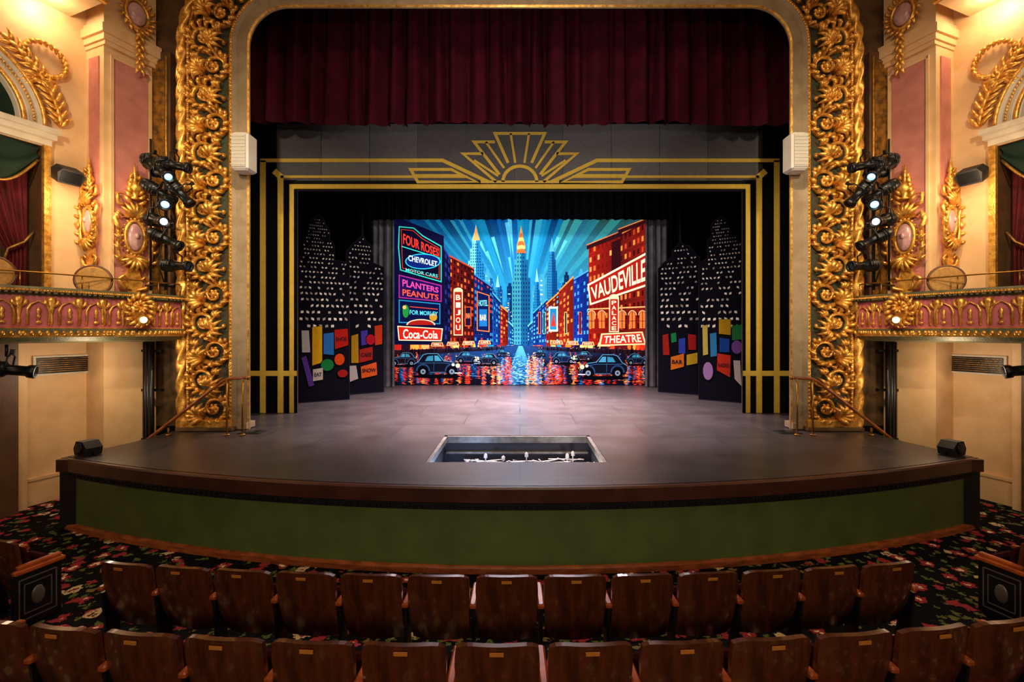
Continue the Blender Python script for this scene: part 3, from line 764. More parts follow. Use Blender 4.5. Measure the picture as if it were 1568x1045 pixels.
for i in range(20):
    x = rn.uniform(-1.2, 1.0); y = rn.uniform(7.75, 8.35); pts = []
    for j in range(8): pts.append((min(1.25, x+rn.uniform(-.03, .13)*j), y+rn.uniform(-.06, .06), .68+.07*abs(math.sin(j*1.3+i))+rn.uniform(0, .04)))
    tp.tube(pts, .009, 5, 3)
for x, hh in ((-.62, .12), (-.3, .08), (.12, .14), (.86, .12), (.96, .16)):
    tp.lathe([(.06, .64), (.05, .65), (.01, .67), (.01, .67+hh), (.035, .68+hh), (.03, .74+hh), (0.008, .76+hh)], 10, 3, Matrix.Translation((x, 8.25, 0)))
for s2 in range(9):   # folded music stand lattice
    tp.tube([(-1.2+s2*.13, 7.9, .66), (-1.07+s2*.13, 7.95, .76)], .008, 5, 3); tp.tube([(-1.07+s2*.13, 7.95, .66), (-1.2+s2*.13, 7.9, .76)], .008, 5, 3)
tp.lathe([(.03, .9), (.045, .93), (.03, .97), (.005, .98)], 10, 4, Matrix.Translation((1.2, 7.35, 0)))
tp.lathe([(.1, .12), (.02, .14), (.02, .9)], 10, 2, Matrix.Translation((1.2, 7.35, 0)))
tp.obj('orchestra_trap_opening', [mat('trap_wall', '#2a2a30', .8), mat('trap_floor', '#343c4e', .7, 0, '#242a3a', 8), mat('trap_steel', '#77726a', .45, .3, '#5a564e', 8), mat('white_cable', '#c4c0b8', .5), GLOWW, mat('platform_blue', '#46608a', .5, 0, '#54526a', 6), mat('paper_white', '#b8c0d0', .6)])
hb = MB(); hb.box((-5.28, 8.98, DECK+.008), (.42, .3, .012), 0); hb.box((-5.28, 8.98, DECK+.016), (.3, .2, .01), 1)
hb.both('floor_pocket_hatch', [BLACK, IRON])

# stair handrails
hr = MB()
hr.tube([(-7.08, 8.62, 1.02), (-6.9, 8.62, 1.16), (-5.72, 8.72, 2.12), (-5.6, 8.73, 2.18), (-5.25, 8.75, 2.2)], [.03]*5, 8, 0)
hr.ell((-5.22, 8.75, 2.2), (.045, .045, .045), 1)
for x, z in ((-6.72, 1.25), (-5.6, 2.16), (-5.3, 2.18)):
    hr.tube([(x, 8.7, DECK+.012), (x, 8.7, z)], .018, 8, 1); hr.lathe([(.05, DECK+.008), (.05, DECK+.025), (.02, DECK+.035)], 10, 1, Matrix.Translation((x, 8.7, 0)))
hr.both('stair_handrail', [RAILW, mat('brass', '#a87830', .3, .9)])

mo = MB()
M = Matrix.Translation((-6.98, 7.36, DECK+.008)) @ Matrix.Rotation(-.35, 4, 'Z')
mo.prism([(-.14, 0), (.14, 0), (.17, .12), (.06, .22), (-.1, .22), (-.17, .1)], -.11, .11, 0, M)
mo.lathe([(.085, 0), (.085, .02), (.07, .025)], 14, 1, M @ Matrix.Translation((.0, -.11, .11)) @ Matrix.Rotation(pi/2, 4, 'X'))
mo.box((0, 0, .015), (.4, .05, .03), 1, M)
mo.both('stage_edge_monitor', [BLACK, IRON])

# ------------------------------------------------------------------ SIDE WALLS (splayed)
D = Vector((.353, .936, 0)).normalized(); Nn = Vector((.936, -.353, 0)).normalized(); W0 = Vector((-9.3, 6.5, 0))
def WP(a, z, o=0): return W0+D*a+Nn*o+Vector((0, 0, z))
WM = frame(W0, D, -Nn, (0, 0, 1))     # local x along wall, -y into room
ZB = 3.12
def wallside():
    w = MB()
    def q(a0, z0, a1, z1, mt=0, o=0): w.add([WP(a0, z0, o), WP(a1, z0, o), WP(a1, z1, o), WP(a0, z1, o)], [[0, 1, 2, 3]], mt)
    E = 3.5
    q(-6, 0, E, ZB); q(1.85, ZB, E, 12); q(-6, 6.45, 1.85, 12); q(-6, ZB, -1.4, 6.45)
    for (p, r) in (((-1.4, ZB), (-1.4, 6.45)), ((1.85, ZB), (1.85, 6.45)), ((-1.4, 6.45), (1.85, 6.45))):
        w.add([WP(p[0], p[1]), WP(r[0], r[1]), WP(r[0], r[1], -1.4), WP(p[0], p[1], -1.4)], [[0, 1, 2, 3]], 1)
    q(-1.4, ZB, 1.85, 6.45, 1, -1.4)
    w.add([WP(-1.4, ZB), WP(1.85, ZB), WP(1.85, ZB, -1.4), WP(-1.4, ZB, -1.4)], [[0, 1, 2, 3]], 1)
    return w
ws = wallside(); 
ws.obj('wall_left', [CREAM, BROWN]); ws.obj('wall_right', [CREAM, BROWN], True)

tr = MB()   # gilt / plaster trim, pilaster and arch around the box
tr.box((2.95, -.275, 6.0), (.9, .55, 12), 0, WM)
tr.box((2.95, -.56, 6.1), (.56, .03, 4.5), 1, WM)
for x in (2.62, 3.28): tr.box((x, -.565, 6.1), (.05, .05, 4.6), 0, WM)
tr.box((2.95, -.565, 8.38), (.7, .05, .06), 0, WM)
tr.box((2.49, -.275, 6.1), (.03, .3, 4.5), 1, WM)
for k, (z, e, hh) in enumerate(((8.58, .02, .08), (8.68, .05, .12), (8.82, .09, .16), (8.95, .05, .1))): tr.box((2.95, -.3, z), (.9+2*e, .6+2*e, hh), 0, WM)
for x in (1.9,): tr.box((x, -.03, 4.8), (.1, .1, 3.4), 2, WM)
for z, o, hh in ((6.52, .1, .12), (6.62, .18, .1), (6.71, .24, .09)): tr.box((.1, -o/2, z), (3.6+o, o, hh), 3, WM)
def arch(R, r, m, y=-.06, mt=2, n=40, a0=0, a1=pi):
    tr.tube([(.5+R*math.cos(a0+(a1-a0)*i/n), y, 6.76+R*math.sin(a0+(a1-a0)*i/n)) for i in range(n+1)], r, 8, mt, WM)
vsx = []
for i in range(41):
    a = pi*i/40
    for R, y in ((1.0, 0.0), (1.02, -.1), (1.12, -.14), (1.26, -.1), (1.34, -.12), (1.38, 0)): vsx.append((.5+R*math.cos(a), y, 6.76+R*math.sin(a)))
tr.add(vsx, [[i*6+j, i*6+j+1, (i+1)*6+j+1, (i+1)*6+j] for i in range(40) for j in range(5)], 3, False, WM)
arch(1.06, .035, None, -.14, 2); arch(1.34, .03, None, -.13, 2)
for i in range(70):
    a = pi*(i+.5)/70; tr.ell((.5+1.2*math.cos(a), -.13, 6.76+1.2*math.sin(a)), (.022, .022, .022), 2, 6, 4, WM)
tr.add([(.5+1.0*math.cos(pi*i/30), -.015, 6.76+1.0*math.sin(pi*i/30)) for i in range(31)], [list(range(31))], 4, False, WM)
for sgn in (1, -1):
    for i in range(11):
        a = .08+i*.085
        p = (.5+sgn*1.58*math.cos(a), -.05, 6.76+1.58*math.sin(a))
        for da in (-.75, 0, .75): leaf(tr, p, (a+pi/2+da) if sgn > 0 else (pi/2-a-da), .26, .035, .05, .3, 2, WM)
wc = (1.86, 8.0)
for i in range(22):
    a = 2*pi*i/22
    for rr in (.26, .32): leaf(tr, (wc[0]+rr*math.cos(a), -.05, wc[1]+rr*math.sin(a)), a+pi/2+(.4 if rr > .29 else -.4), .14, .028, .05, .2, 2, WM)
for k in (-1, 1):
    for i in range(4): leaf(tr, (wc[0]-.1, -.05, wc[1]-.36), -pi/2+k*(.5+i*.3), .3, .035, .05, k*.6, 2, WM)
tr.box((2.4, -.02, 2.47), (1.36, .04, .36), 3, WM)
tr.box((2.4, -.035, 2.47), (1.28, .03, .29), 5, WM)
for i in range(7): tr.box((2.4, -.055, 2.36+i*.038), (1.26, .02, .01), 6, WM)
tr.box((1.6, -.03, .22), (4.0, .06, .44), 0, WM); tr.box((1.6, -.04, .46), (4.0, .08, .05), 0, WM)
tr.box((1.25, -.16, 1.45), (.34, .32, 2.9), 7, WM); tr.box((1.5, -.1, 1.45), (.16, .2, 2.9), 0, WM)
tr.box((.0, -.5, 9.2), (4.5, 1.0, .3), 0, WM); tr.box((.0, -1.02, 9.16), (4.6, .08, .2), 2, WM)
tr.lathe([(.2, 0), (.17, -.02), (.15, -.03)], 16, 8, WM @ Matrix.Translation((1.75, -.45, 9.05)))
tr.box((-7.5, 9.5, 6.2), (.5, .12, 5.4), 7); tr.box((-7.5, 9.43, 6.2), (.3, .03, 5.0), 6)
for x in (-7.68, -7.32): tr.tube([(x, 9.42, 3.6), (x, 9.42, 8.8)], .02, 6, 2)
tr_m = [CREAM, PINK, GOLD, mat('white_lintel', '#cdbfa8', .5, 0, '#bcae96', 4), GREENV, IRON, GOLDD, BROWN, GLOWW]
tr.obj('trim_1', tr_m); tr.obj('trim_2', tr_m, True)

ca = MB(); CM = WM @ Matrix.Translation((3.0, -.62, 9.42))
ca.ell((0, -.03, 0), (.16, .08, .22), 1, 16, 10, CM)
ca.tube([(.2*math.cos(i*pi/12), -.03, .27*math.sin(i*pi/12)) for i in range(25)], .035, 8, 0, CM)
for i in range(18):
    a = i*pi/9; leaf(ca, (.23*math.cos(a), -.02, .3*math.sin(a)), a+.3, .13, .03, .05, .6, 0, CM)
for k in range(5): 
    for s2 in (-1, 1): leaf(ca, (0, -.07, -.45-k*.16), -pi/2+s2*.7, .16, .03, .05, -s2*.5, 0, CM)
    ca.ell((0, -.1, -.42-k*.16), (.05-.005*k, .04, .06), 0, 8, 5, CM)
ca.both('gilt_cartouche', [GOLD, CABO])

def girandole():
    g = MB(); Hh = 2.6
    g.prism([(-.1, 0), (.1, 0), (.16, .2), (.08, .5), (.12, .7), (-.12, .7), (-.08, .5), (-.16, .2)], -.06, .0, 0)
    for s2 in (-1, 1):
        g.tube([(s2*.05, -.06, .05), (s2*.2, -.08, .1), (s2*.27, -.08, .25), (s2*.18, -.08, .34), (s2*.12, -.08, .26)], [.02, .04, .035, .03, .02], 6)
        g.tube([(s2*.1, -.06, .5), (s2*.26, -.1, .62), (s2*.3, -.1, .9), (s2*.28, -.1, 1.25), (s2*.34, -.1, 1.4), (s2*.28, -.1, 1.55), (s2*.2, -.1, 1.48)], [.03, .045, .035, .04, .045, .035, .02], 6)
        g.tube([(s2*.12, -.06, 1.7), (s2*.28, -.09, 1.72), (s2*.3, -.09, 1.9), (s2*.2, -.09, 1.92)], [.04, .035, .03, .02], 6)
        g.lathe([(.01, 0), (.045, .03), (.045, .12), (.02, .14), (.015, .2)], 8, 0, Matrix.Translation((s2*.3, -.14, .95)))
        for k in range(5): leaf(g, (s2*.28, -.1, .6+k*.2), (0 if s2 > 0 else pi)+s2*.6, .14, .03, .06, s2*.5)
        for k in range(6): leaf(g, (s2*.05, -.05, 1.75+k*.1), pi/2-s2*(1.0-k*.1), .22-.02*k, .035, .06, s2*.5)
    g.ell((0, -.1, 1.1), (.135, .06, .27), 1, 16, 10)
    g.tube([(.17*math.cos(i*pi/12), -.1, 1.1+.32*math.sin(i*pi/12)) for i in range(25)], .035, 8)
    for i in range(20):
        a = i*pi/10; g.ell((.21*math.cos(a), -.09, 1.1+.36*math.sin(a)), (.03, .03, .03), 0, 6, 4)
    g.ell((0, -.17, 1.12), (.04, .03, .06), 1, 8, 6)
    g.lathe([(.11, 0), (.05, .06), (.08, .14), (.12, .22), (.07, .32), (.03, .4), (.055, .46), (.03, .54), (.008, .72)], 10, 0, Matrix.Translation((0, -.08, 1.85)))
    for k in range(7): leaf(g, (0, -.08, 1.5), pi/2+(k-3)*.4, .3, .045, .07, (3-k)*.15)
    for k in range(7): leaf(g, (0, -.08, .7), -pi/2+(k-3)*.4, .3, .04, .07, 0)
    g.box((0, -.05, 1.5), (.34, .1, .07)); g.box((0, -.05, .72), (.3, .1, .06))
    return g
GI = girandole()
g1 = MB(); g1.merge(GI, WM @ Matrix.Translation((2.95, -.58, 3.86))); g1.both('gilt_girandole_sconce', [GOLD, CABO])
SM = frame(WP(2.47, 4.28, .28), Nn, D, (0, 0, 1))
g2 = MB(); g2.merge(GI, SM @ Matrix.Scale(.82, 4)); g2.both('gilt_girandole_sconce', [GOLD, CABO])

# ------------------------------------------------------------------ opera box balcony
def bez(t, o=0):
    A = Vector((-6.78, 9.1, 0)); C = Vector((-6.98, 8.0, 0)); E = Vector((-8.75, 5.6, 0))
    p = A*(1-t)**2+C*2*t*(1-t)+E*t*t; d = ((C-A)*2*(1-t)+(E-C)*2*t).normalized()
    nrm = Vector((-d.y, d.x, 0))
    if nrm.x < 0: nrm = -nrm
    return p+nrm*o, d, nrm
ob = MB(); NP = 48
pr = [(-.12, 2.93, 1), (-.12, 3.76, 1), (-.08, 3.80, 2), (.06, 3.80, 2), (.1, 3.76, 0), (.09, 3.72, 2), (.03, 3.70, 2), (.0, 3.66, 3), (0, 3.16, 0), (.05, 3.14, 2), (.09, 3.07, 0), (.07, 3.0, 2), (-.02, 2.93, 2), (-.25, 2.9, 1), (-.9, 2.9, 1)]
vs = []
for i in range(NP+1):
    for o, z, _ in pr:
        p, d, nr = bez(i/NP, o); vs.append((p.x, p.y, z))
for j in range(len(pr)-1):
    ob.add(vs, [[i*len(pr)+j, i*len(pr)+j+1, (i+1)*len(pr)+j+1, (i+1)*len(pr)+j] for i in range(NP)], pr[j][2])
for zz in (ZB, 2.95):
    vs = []
    for i in range(NP+1):
        p, d, nr = bez(i/NP, -.1); vs.append((p.x, p.y, zz)); 
        a = 3.45-i/NP*5.2; w = WP(a, zz, .02); vs.append((w.x, w.y, zz))
    ob.add(vs, [[2*i, 2*i+1, 2*i+3, 2*i+2] for i in range(NP)], 1)
ns = 12
for i in range(ns):
    t = (i+.5)/ns; p, d, nr = bez(t, 0)
    M = frame((p.x, p.y, 3.18), d*1.75, -nr, (0, 0, 1))
    ob.tube([(-.07, -.02, .02), (-.07, -.03, .26), (-.05, -.03, .34), (0, -.03, .4), (.05, -.03, .34), (.07, -.03, .26), (.07, -.02, .02)], .011, 5, 0, M)
    ob.lathe([(.004, 0), (.016, .05), (.009, .1), (.018, .14), (.005, .2)], 6, 0, M @ Matrix.Translation((0, -.03, .1)))
    ob.ell((0, -.03, .06), (.022, .02, .03), 0, 8, 5, M)
    ob.lathe([(.004, 0), (.014, .06), (.01, .16), (.02, .26), (.03, .4), (.034, .46)], 6, 0, M @ Matrix.Translation((.12, -.01, 0)))
    for s2 in (-1, 1): ob.tube([(.12+s2*.015, -.03, .3), (.12+s2*.04, -.03, .36), (.12+s2*.045, -.03, .42)], [.01, .016, .012], 5, 0, M)
    for k in range(5): ob.ell((-.1+k*.05, -.1, -.11), (.018, .025, .04), 0, 6, 4, M)
    for k in range(6): ob.box((-.1+k*.04, -.06, .53), (.02, .08, .035), 2, M)
for i in range(120):
    p, d, nr = bez((i+.5)/120, .1); ob.ell((p.x, p.y, 3.735), (.014, .014, .014), 0, 6, 4)
ob.tube([tuple(bez(i/30, -.02)[0]+Vector((0, 0, 4.03))) for i in range(31)], .013, 6, 4)
for i in range(0, 31, 5):
    p = bez(i/30, -.02)[0]; ob.tube([(p.x, p.y, 3.78), (p.x, p.y, 4.03)], .01, 6, 4)
p, d, nr = bez(.3, .04); M = frame((p.x, p.y, 3.40), d, -nr, (0, 0, 1))
ob.ell((0, -.03, .1), (.15, .1, .24), 0, 12, 8, M)
for i in range(16):
    a = i*pi/8; leaf(ob, (.13*math.cos(a), -.08, .08+.2*math.sin(a)), a+.4, .15, .034, .06, .8, 0, M)
for i in range(9):
    a = i*pi/4.5; leaf(ob, (.03*math.cos(a), -.13, .14+.04*math.sin(a)), a, .1, .025, .03, .5, 0, M)
ob.lathe([(.02, 0), (.07, .03), (.09, .07)], 12, 0, M @ Matrix.Translation((0, -.16, -.1)) @ Matrix.Rotation(pi/2, 4, 'X'))
ob.ell((0, -.24, -.1), (.055, .055, .055), 5, 12, 8, M)
BRASS = bpy.data.materials['brass']
ob.both('opera_box_balcony', [GOLD, BROWN, mat('verdigris_trim', '#6b5a34', .5, .2, '#41503c', 12, .3, 40), mat('rose_box_panel', '#c06468', .55, 0, '#a45052', 6), BRASS, GLOWW])

def box_drape():
    m = MB()
    nx, nz = 30, 16; vs = []
    for j in range(nz+1):
        t = j/nz; z = 3.15+3.2*t
        wdt = .25+.95*abs(t-.42)**.9*1.4 if t > .42 else .25+.5*(.42-t)
        for i in range(nx+1):
            u = i/nx; vs.append((1.8-wdt*u, .35+.04*math.sin(u*34), z))
    m.add(vs, [[j*(nx+1)+i, j*(nx+1)+i+1, (j+1)*(nx+1)+i+1, (j+1)*(nx+1)+i] for j in range(nz) for i in range(nx)], 0, True, WM)
    for c0, c1 in ((1.82, .8), (.8, -.25), (-.25, -1.35)):
        vs = []
        for i in range(21):
            u = i/20; sag = .25+.5*math.sin(pi*u)
            for j in range(9):
                t = j/8; vs.append((c0+(c1-c0)*u, .06-.05*math.sin(t*pi*3.5+u*2), 6.44-sag*t))
        m.add(vs, [[i*9+j, i*9+j+1, (i+1)*9+j+1, (i+1)*9+j] for i in range(20) for j in range(8)], 1, True, WM)
        m.tube([(c0+(c1-c0)*i/20, .05, 6.44-.25-.5*math.sin(pi*i/20)) for i in range(21)], .025, 6, 2, WM)
    m.tube([(1.82, .2, 4.9), (1.7, .2, 4.7), (1.5, .22, 4.55), (1.45, .25, 4.3)], .022, 6, 2, WM)
    m.lathe([(.015, 0), (.05, -.05), (.03, -.09), (.06, -.3), (.05, -.32)], 10, 2, WM @ Matrix.Translation((1.45, .24, 4.3)))
    return m
box_drape().both('opera_box_drapery', [REDV, GREENV, GOLDD])

def chair():
    c = MB()
    c.lathe([(.2, .43), (.23, .45), (.23, .5), (.2, .53)], 18, 1)
    for a in range(4):
        x, y = .17*math.cos(pi/4+a*pi/2), .17*math.sin(pi/4+a*pi/2); c.tube([(x, y, .44), (x*1.25, y*1.25, 0.01)], [.022, .016], 6, 0)
    c.lathe([(.23, -.02), (.25, 0), (.23, .03), (.2, .035)], 24, 1, Matrix.Translation((0, -.22, .86)) @ Matrix.Rotation(pi/2, 4, 'X'))
    c.tube([(.25*math.cos(i*pi/14), -.22, .86+.25*math.sin(i*pi/14)) for i in range(29)], .02, 6, 0)
    for x in (-.16, .16): c.tube([(x, -.18, .45), (x, -.22, .68)], .018, 6, 0)
    return c
CH = chair()
cf, cg = mat('chair_frame', '#5a2e14', .4), mat('chair_fabric', '#c08a40', .7, 0, '#a47230', 20)
for (x, y, r) in ((-7.56, 8.15, .5), (-8.2, 7.05, .9)):
    c = MB(); c.merge(CH, Matrix.Translation((x, y, ZB+.005)) @ Matrix.Rotation(r, 4, 'Z'))
    c.both('round_back_chair', [cf, cg])

# ------------------------------------------------------------------ lighting instruments
def fixture(lens=1):
    f = MB()   # beam along +Z local
    f.lathe([(.05, -.32), (.1, -.3), (.12, -.2), (.12, -.02), (.08, .02), (.08, .22), (.1, .24), (.11, .32), (.095, .33), (.09, .3)], 14, 0)
    f.lathe([(.07, .296), (.065, .304)], 14, lens)
    for k in range(4): f.lathe([(.128, 0), (.128, .012)], 14, 0, Matrix.Translation((0, 0, -.2+k*.05)))
    f.tube([(-.13, 0, -.08), (-.14, .0, .02), (-.14, .2, .02), (0, .26, .02), (.14, .2, .02), (.14, 0, .02), (.13, 0, -.08)], .014, 6, 0)
    f.box((.0, .28, .02), (.05, .08, .05), 0)
    return f
rig = MB()
rig.tube([(-6.92, 8.9, 3.9), (-6.92, 8.9, 6.5)], .028, 8, 0)
rig.tube([(-7.3, 9.0, 3.9), (-7.3, 9.0, 6.9)], .02, 8, 0)
for z in (4.0, 5.2, 6.45): rig.tube([(-7.4, 9.0, z), (-6.75, 8.88, z)], .022, 8, 0); rig.box((-7.0, 9.08, z), (.05, .4, .05), 0)
fx = [(-7.1, 8.75, 6.3, (.5, -.3, -.45), 0), (-6.8, 8.65, 6.12, (.75, -.45, -.45), 1), (-6.65, 8.7, 6.28, (.9, .1, -.15), 0), (-6.95, 8.75, 5.78, (.9, .3, -.6), 0), (-6.7, 8.65, 5.55, (.45, -.75, -.35), 1), (-6.55, 8.75, 5.78, (.6, .1, -.7), 0), (-6.9, 8.62, 5.2, (.9, -.45, -.2), 2), (-6.75, 8.65, 4.85, (.9, .1, -.45), 0), (-6.6, 8.7, 4.35, (.8, -.1, -.05), 0)]
for x, y, z, dr, ln in fx:
    M = Matrix.Translation((x, y, z)) @ Vector(dr).to_track_quat('Z', 'Y').to_matrix().to_4x4() @ Matrix.Scale(.98, 4)
    rig.merge(fixture(1+ln), M)
rig.tube([(-6.9, 8.9, 6.2), (-7.0, 8.75, 5.6), (-6.88, 8.8, 5.0), (-7.0, 8.8, 4.4), (-6.9, 8.9, 3.9)], .014, 5, 0)
rig.both('box_boom_spotlights', [IRON, LENS, GLOWC, GLOWS])
pp = MB()
for k, x in enumerate((-7.72, -7.6, -7.5, -7.38)):
    pp.tube([(x, 9.3-.06*k, .02), (x, 9.3-.06*k, 2.88)], .045, 8, 0)
for z in (.9, 1.9, 2.7): pp.box((-7.55, 9.27, z), (.55, .08, .05), 0)
pp.both('conduit_stack', [IRON])
sk = MB(); M = WM @ Matrix.Translation((2.08, -.3, 5.95)) @ Matrix.Rotation(.5, 4, 'X')
sk.prism([(-.16, -.13), (.16, -.13), (.2, .05), (.14, .14), (-.14, .14), (-.2, .05)], -.12, .12, 0, M); sk.box((0, -.125, 0), (.3, .01, .2), 1, M); sk.box((0, .17, 0), (.06, .12, .06), 0, M)
sk.both('box_monitor_speaker', [BLACK, IRON])
us = MB(); us.merge(fixture(1), Matrix.Translation((-7.95, 7.05, 2.5)) @ Vector((.8, .5, -.15)).to_track_quat('Z', 'Y').to_matrix().to_4x4() @ Matrix.Scale(1.0, 4)); us.tube([(-7.95, 7.05, 2.7), (-7.95, 7.05, 2.89)], .02, 6)
us.both('under_balcony_spotlight', [IRON, LENS])

# ------------------------------------------------------------------ room shell
fl = MB()
def fz(y): return max(0, (4.9-y)*.13)
fl.add([(-12, -6, fz(-6)), (12, -6, fz(-6)), (12, 4.9, 0), (-12, 4.9, 0), (12, 12, 0), (-12, 12, 0)], [[0, 1, 2, 3], [3, 2, 4, 5]], 0)
fl.obj('floor', [CARPET])
ce = MB(); ce.add([(-12, -6, 11.6), (12, -6, 11.6), (12, 9.65, 11.6), (-12, 9.65, 11.6)], [[0, 1, 2, 3]], 0); ce.obj('ceiling', [CREAM])
bw = MB(); bw.add([(-9.2, 17.6, 0), (9.2, 17.6, 0), (9.2, 17.6, 12.4), (-9.2, 17.6, 12.4)], [[0, 1, 2, 3]], 0); bw.obj('wall_stage_back', [BLACK])
for sx, nm in ((-1, 'wall_stage_left'), (1, 'wall_stage_right')):
    w = MB(); w.add([(sx*9.2, 9.7, 0), (sx*9.2, 17.6, 0), (sx*9.2, 17.6, 12.4), (sx*9.2, 9.7, 12.4)], [[0, 1, 2, 3]], 0); w.obj(nm, [BLACK])
c2 = MB(); c2.add([(-9.2, 9.65, 12.4), (9.2, 9.65, 12.4), (9.2, 17.6, 12.4), (-9.2, 17.6, 12.4)], [[0, 1, 2, 3]], 0); c2.obj('ceiling_stage_house', [BLACK])

# ------------------------------------------------------------------ seats
PITCH = .575
def seat(right=False, panelL=False, panelR=False):
    s = MB(); hp = PITCH/2
    nx, nz = 14, 10
    def bp(i, j, off):
        u = -1+2*i/nx; t = j/nz; w = .246+.022*t
        ztop = .925-.012*u*u-.03*abs(u)**7
        z = .30+(ztop-.30)*t
        y = .045*u*u-.24*(z-.34)-.03*math.sin(t*pi)+off
        ww = w*(1-.05*max(0, t-.85)/.15)
        return (u*ww, y, z)
    F = [bp(i, j, -.018) for j in range(nz+1) for i in range(nx+1)]; K = [bp(i, j, .018) for j in range(nz+1) for i in range(nx+1)]
    n1 = nx+1; N1 = len(F)
    fs = []; fk = []
    for j in range(nz):
        for i in range(nx):
            a = j*n1+i; fs.append([a, a+1, a+n1+1, a+n1]); fk.append([N1+a, N1+a+n1, N1+a+n1+1, N1+a+1])
    edge = [i for i in range(n1)]+[j*n1+nx for j in range(1, nz+1)]+[nz*n1+i for i in range(nx-1, -1, -1)]+[j*n1 for j in range(nz-1, 0, -1)]
    fe = [[edge[k], edge[(k+1) % len(edge)], N1+edge[(k+1) % len(edge)], N1+edge[k]] for k in range(len(edge))]
    s.add(F, fs, 0, True); s.add(K, [[a-N1 for a in f] for f in fk], 1, True); s.add(F+K, fe, 0, False)
    s.box((0, .02, .6), (.4, .05, .36), 1, Matrix.Rotation(.22, 4, 'X') @ Matrix.Translation((0, .15, 0)), bev=.02)
    s.box((0, .16, .46), (.44, .09, .34), 1, Matrix.Rotation(-.12, 4, 'X'), bev=.025)
    s.box((0, -.166, .885), (.085, .006, .022), 3)
    def standard(x):
        P = [(-.1, 0), (.2, 0), (.2, .03), (.1, .07), (.07, .3), (.22, .56), (.24, .6), (-.08, .6), (-.05, .3), (-.03, .07), (-.1, .03)]
        vs = [(x-.012, a, b) for a, b in P]+[(x+.012, a, b) for a, b in P]; n = len(P)
        s.add(vs, [list(range(n)), list(range(2*n-1, n-1, -1))]+[[i, (i+1) % n, (i+1) % n+n, i+n] for i in range(n)], 2)
        s.box((x, .08, .64), (.058, .36, .045), 4, bev=.012)
    standard(-hp)
    if right: standard(hp)
    for flag, x in ((panelL, -hp-.025), (panelR, hp+.025)):
        if flag:
            s.box((x, .05, .3), (.03, .4, .56), 2, bev=.008)
            sg = 1 if x > 0 else -1
            for (yy, zz, dy, dz) in ((.05, .52, .3, .012), (.05, .1, .3, .012), (-.1, .31, .012, .42), (.2, .31, .012, .42), (.05, .46, .22, .01), (.05, .16, .22, .01), (-.06, .31, .01, .3), (.16, .31, .01, .3)):
                s.box((x+sg*.017, yy, zz), (.01, dy, dz), 5)
            s.ell((x+sg*.018, .05, .31), (.012, .06, .1), 5, 10, 6)
            s.box((x, .07, .6), (.06, .42, .05), 4, bev=.012)
    return s
SM_ = [SEATW, SEATR, IRON, TAG, ORANGEW, mat('iron_relief', '#6b6660', .4, .5)]
seat_mesh = seat().mesh('theater_seat', SM_)
seat_R = seat(True).mesh('theater_seat_end', SM_)
seat_side = seat(True, False, True).mesh('theater_seat_aisle', SM_); seat_sideL = seat(False, True, False).mesh('theater_seat_aisle_l', SM_)
def place(me, x, y, r):
    o = bpy.data.objects.new('theater_seat', me); o.location = (x, y, fz(y)); o.rotation_euler = (0, 0, r); scene.collection.objects.link(o)
def row(Yc, R, n, off, pitch=PITCH):
    for i in range(n):
        th = (i-(n-1)/2)*pitch/R
        place(seat_R if i == n-1 else seat_mesh, R*math.sin(th)+off, Yc+R*(1-math.cos(th)), th)
row(3.93, 21.3, 13, -.11); row(2.90, 20.3, 13, -.14)
for sx in (-1, 1):
    for k in range(3):
        me = seat_mesh if k else (seat_side if sx < 0 else seat_sideL)
        place(me, sx*(5.42+.55*k), 4.86+.17*k, sx*.3)
    for k in range(2): place(seat_mesh if k else (seat_side if sx < 0 else seat_sideL), sx*(4.95+.55*k), 3.75+.17*k, sx*.3)

# ------------------------------------------------------------------ camera
cam = bpy.data.cameras.new('camera'); co = bpy.data.objects.new('camera', cam); scene.collection.objects.link(co)
cam.sensor_width = 36; cam.lens = 16; cam.shift_x = -12/1568; cam.shift_y = -14.5/1568
co.location = (0, 0, EYE); co.rotation_euler = (pi/2, 0, 0); scene.camera = co

# ------------------------------------------------------------------ lights
def area(name, loc, tgt, e, col, sx=1, sy=1, spread=pi):
    l = bpy.data.lights.new(name, 'AREA'); l.shape = 'RECTANGLE'; l.size = sx; l.size_y = sy; l.energy = e; l.color = col; l.spread = spread
    o = bpy.data.objects.new(name, l); o.location = loc
    o.rotation_euler = (Vector(tgt)-Vector(loc)).to_track_quat('-Z', 'Y').to_euler(); scene.collection.objects.link(o); return o
def spot(name, loc, tgt, e, col, ang=40, blend=.6, r=.15):
    l = bpy.data.lights.new(name, 'SPOT'); l.energy = e; l.color = col; l.spot_size = math.radians(ang); l.spot_blend = blend; l.shadow_soft_size = r
    o = bpy.data.objects.new(name, l); o.location = loc
    o.rotation_euler = (Vector(tgt)-Vector(loc)).to_track_quat('-Z', 'Y').to_euler(); scene.collection.objects.link(o); return o
def point(name, loc, e, col, r=.15):
    l = bpy.data.lights.new(name, 'POINT'); l.energy = e; l.color = col; l.shadow_soft_size = r
    o = bpy.data.objects.new(name, l); o.location = loc; scene.collection.objects.link(o)
warm = (1, .76, .5); white = (1, .95, .92)
area('house_ceiling_light', (0, 3.0, 11.2), (0, 6, 0), 300, warm, 7, 3)
area('audience_fill', (0, -3.5, 4.6), (0, 6, .8), 250, (1, .82, .62), 6, .6)  # added fill from behind the camera, lighting the fascia and seat backs
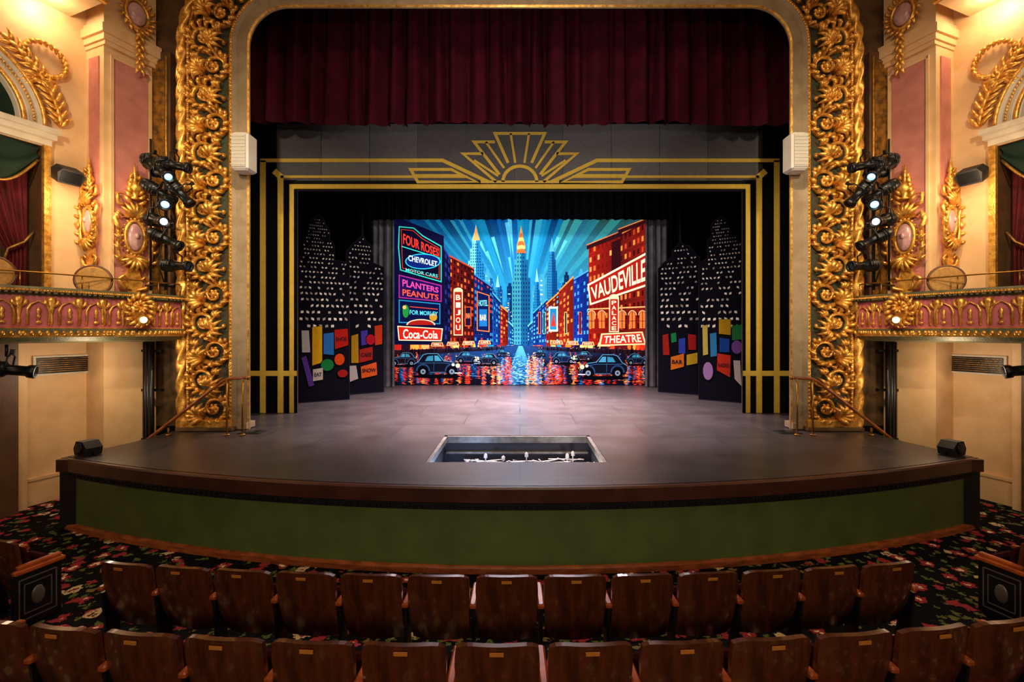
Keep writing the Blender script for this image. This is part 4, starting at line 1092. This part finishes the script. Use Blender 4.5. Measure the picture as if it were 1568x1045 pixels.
for sx in (-1, 1):
    spot('balcony_front_spot', (sx*3.5, -1.5, 7.5), (sx*7.2, 9.2, 5.6), 2500, (1, .84, .6), 40, .8, .3)
    spot('column_spot', (sx*2.0, 4.0, 9.5), (sx*6.5, 9.3, 4.8), 1600, (1, .83, .57), 40, .9, .12)
    point('opera_box_lamp', (sx*7.9, 7.9, 5.6), 62, (1, .7, .42), .25)
    point('under_box_lamp', (sx*7.4, 7.9, 2.4), 40, (1, .78, .54), .2)
    spot('apron_spot', (sx*5.5, 4.5, 10.5), (sx*3.4, 9.6, 1.1), 2800, white, 20, 1, .3)
    spot('stage_side_spot', (sx*4.6, 11.8, 7.8), (sx*0.2, 13.2, 1.1), 3600, (1, .84, .86), 40, 1, .3)
    spot('flat_spot', (sx*1.5, 11.6, 7.6), (sx*5.3, 13.6, 3.0), 260, (1, .92, .88), 50, .8, .2)
    spot('leg_spot', (sx*3.0, 2.0, 6.0), (sx*6.0, 11.1, 4.5), 500, (1, .88, .75), 34, .8, .2)
    point('soffit_downlight', (sx*8.35, 8.0, 8.9), 30, (1, .85, .6), .1)
spot('centre_wash', (0, -1.0, 8.5), (0, 11.8, 1.1), 2400, (1, .9, .88), 24, 1, .4)
spot('header_wash', (0, 4.0, 4.5), (0, 11.1, 8.0), 800, (1, .9, .84), 70, .8, .3)
area('drop_wash', (0, 13.9, 7.7), (0, 16.9, 3.6), 200, (1, .96, .95), 7, .4)
area('stage_pink_wash', (0, 12.6, 8.2), (0, 12.8, 1.1), 1900, (1, .76, .8), 4, 1.2, math.radians(90))
area('stage_back_light', (0, 15.3, 8.0), (0, 12.0, 1.1), 350, (1, .82, .85), 5, .3, math.radians(80))
spot('red_deck_fill', (3.5, 12.0, 8.0), (1.5, 8.2, 1.1), 900, (1, .17, .14), 28, 1, .3)  # added red lamp standing in for the drop's reflection on the deck
spot('red_deck_fill', (-3.5, 12.0, 8.0), (-1.9, 8.8, 1.1), 500, (1, .22, .18), 28, 1, .3)  # second added lamp, reddening the other side of the deck
spot('blue_special', (0.0, 11.8, 8.0), (-.1, 7.4, 1.1), 260, (.45, .6, 1), 26, 1, .3)
point('pit_blue_light', (-.9, 7.5, .85), 40, (.35, .55, 1), .08)
point('pit_work_light', (.9, 7.4, .85), 24, (.9, .9, 1), .08)
wd = bpy.data.worlds.new('house_ambient'); scene.world = wd; wd.use_nodes = True
wd.node_tree.nodes['Background'].inputs[0].default_value = (1, .8, .6, 1); wd.node_tree.nodes['Background'].inputs[1].default_value = .08
scene.view_settings.view_transform = 'Standard'
scene.view_settings.exposure = 0
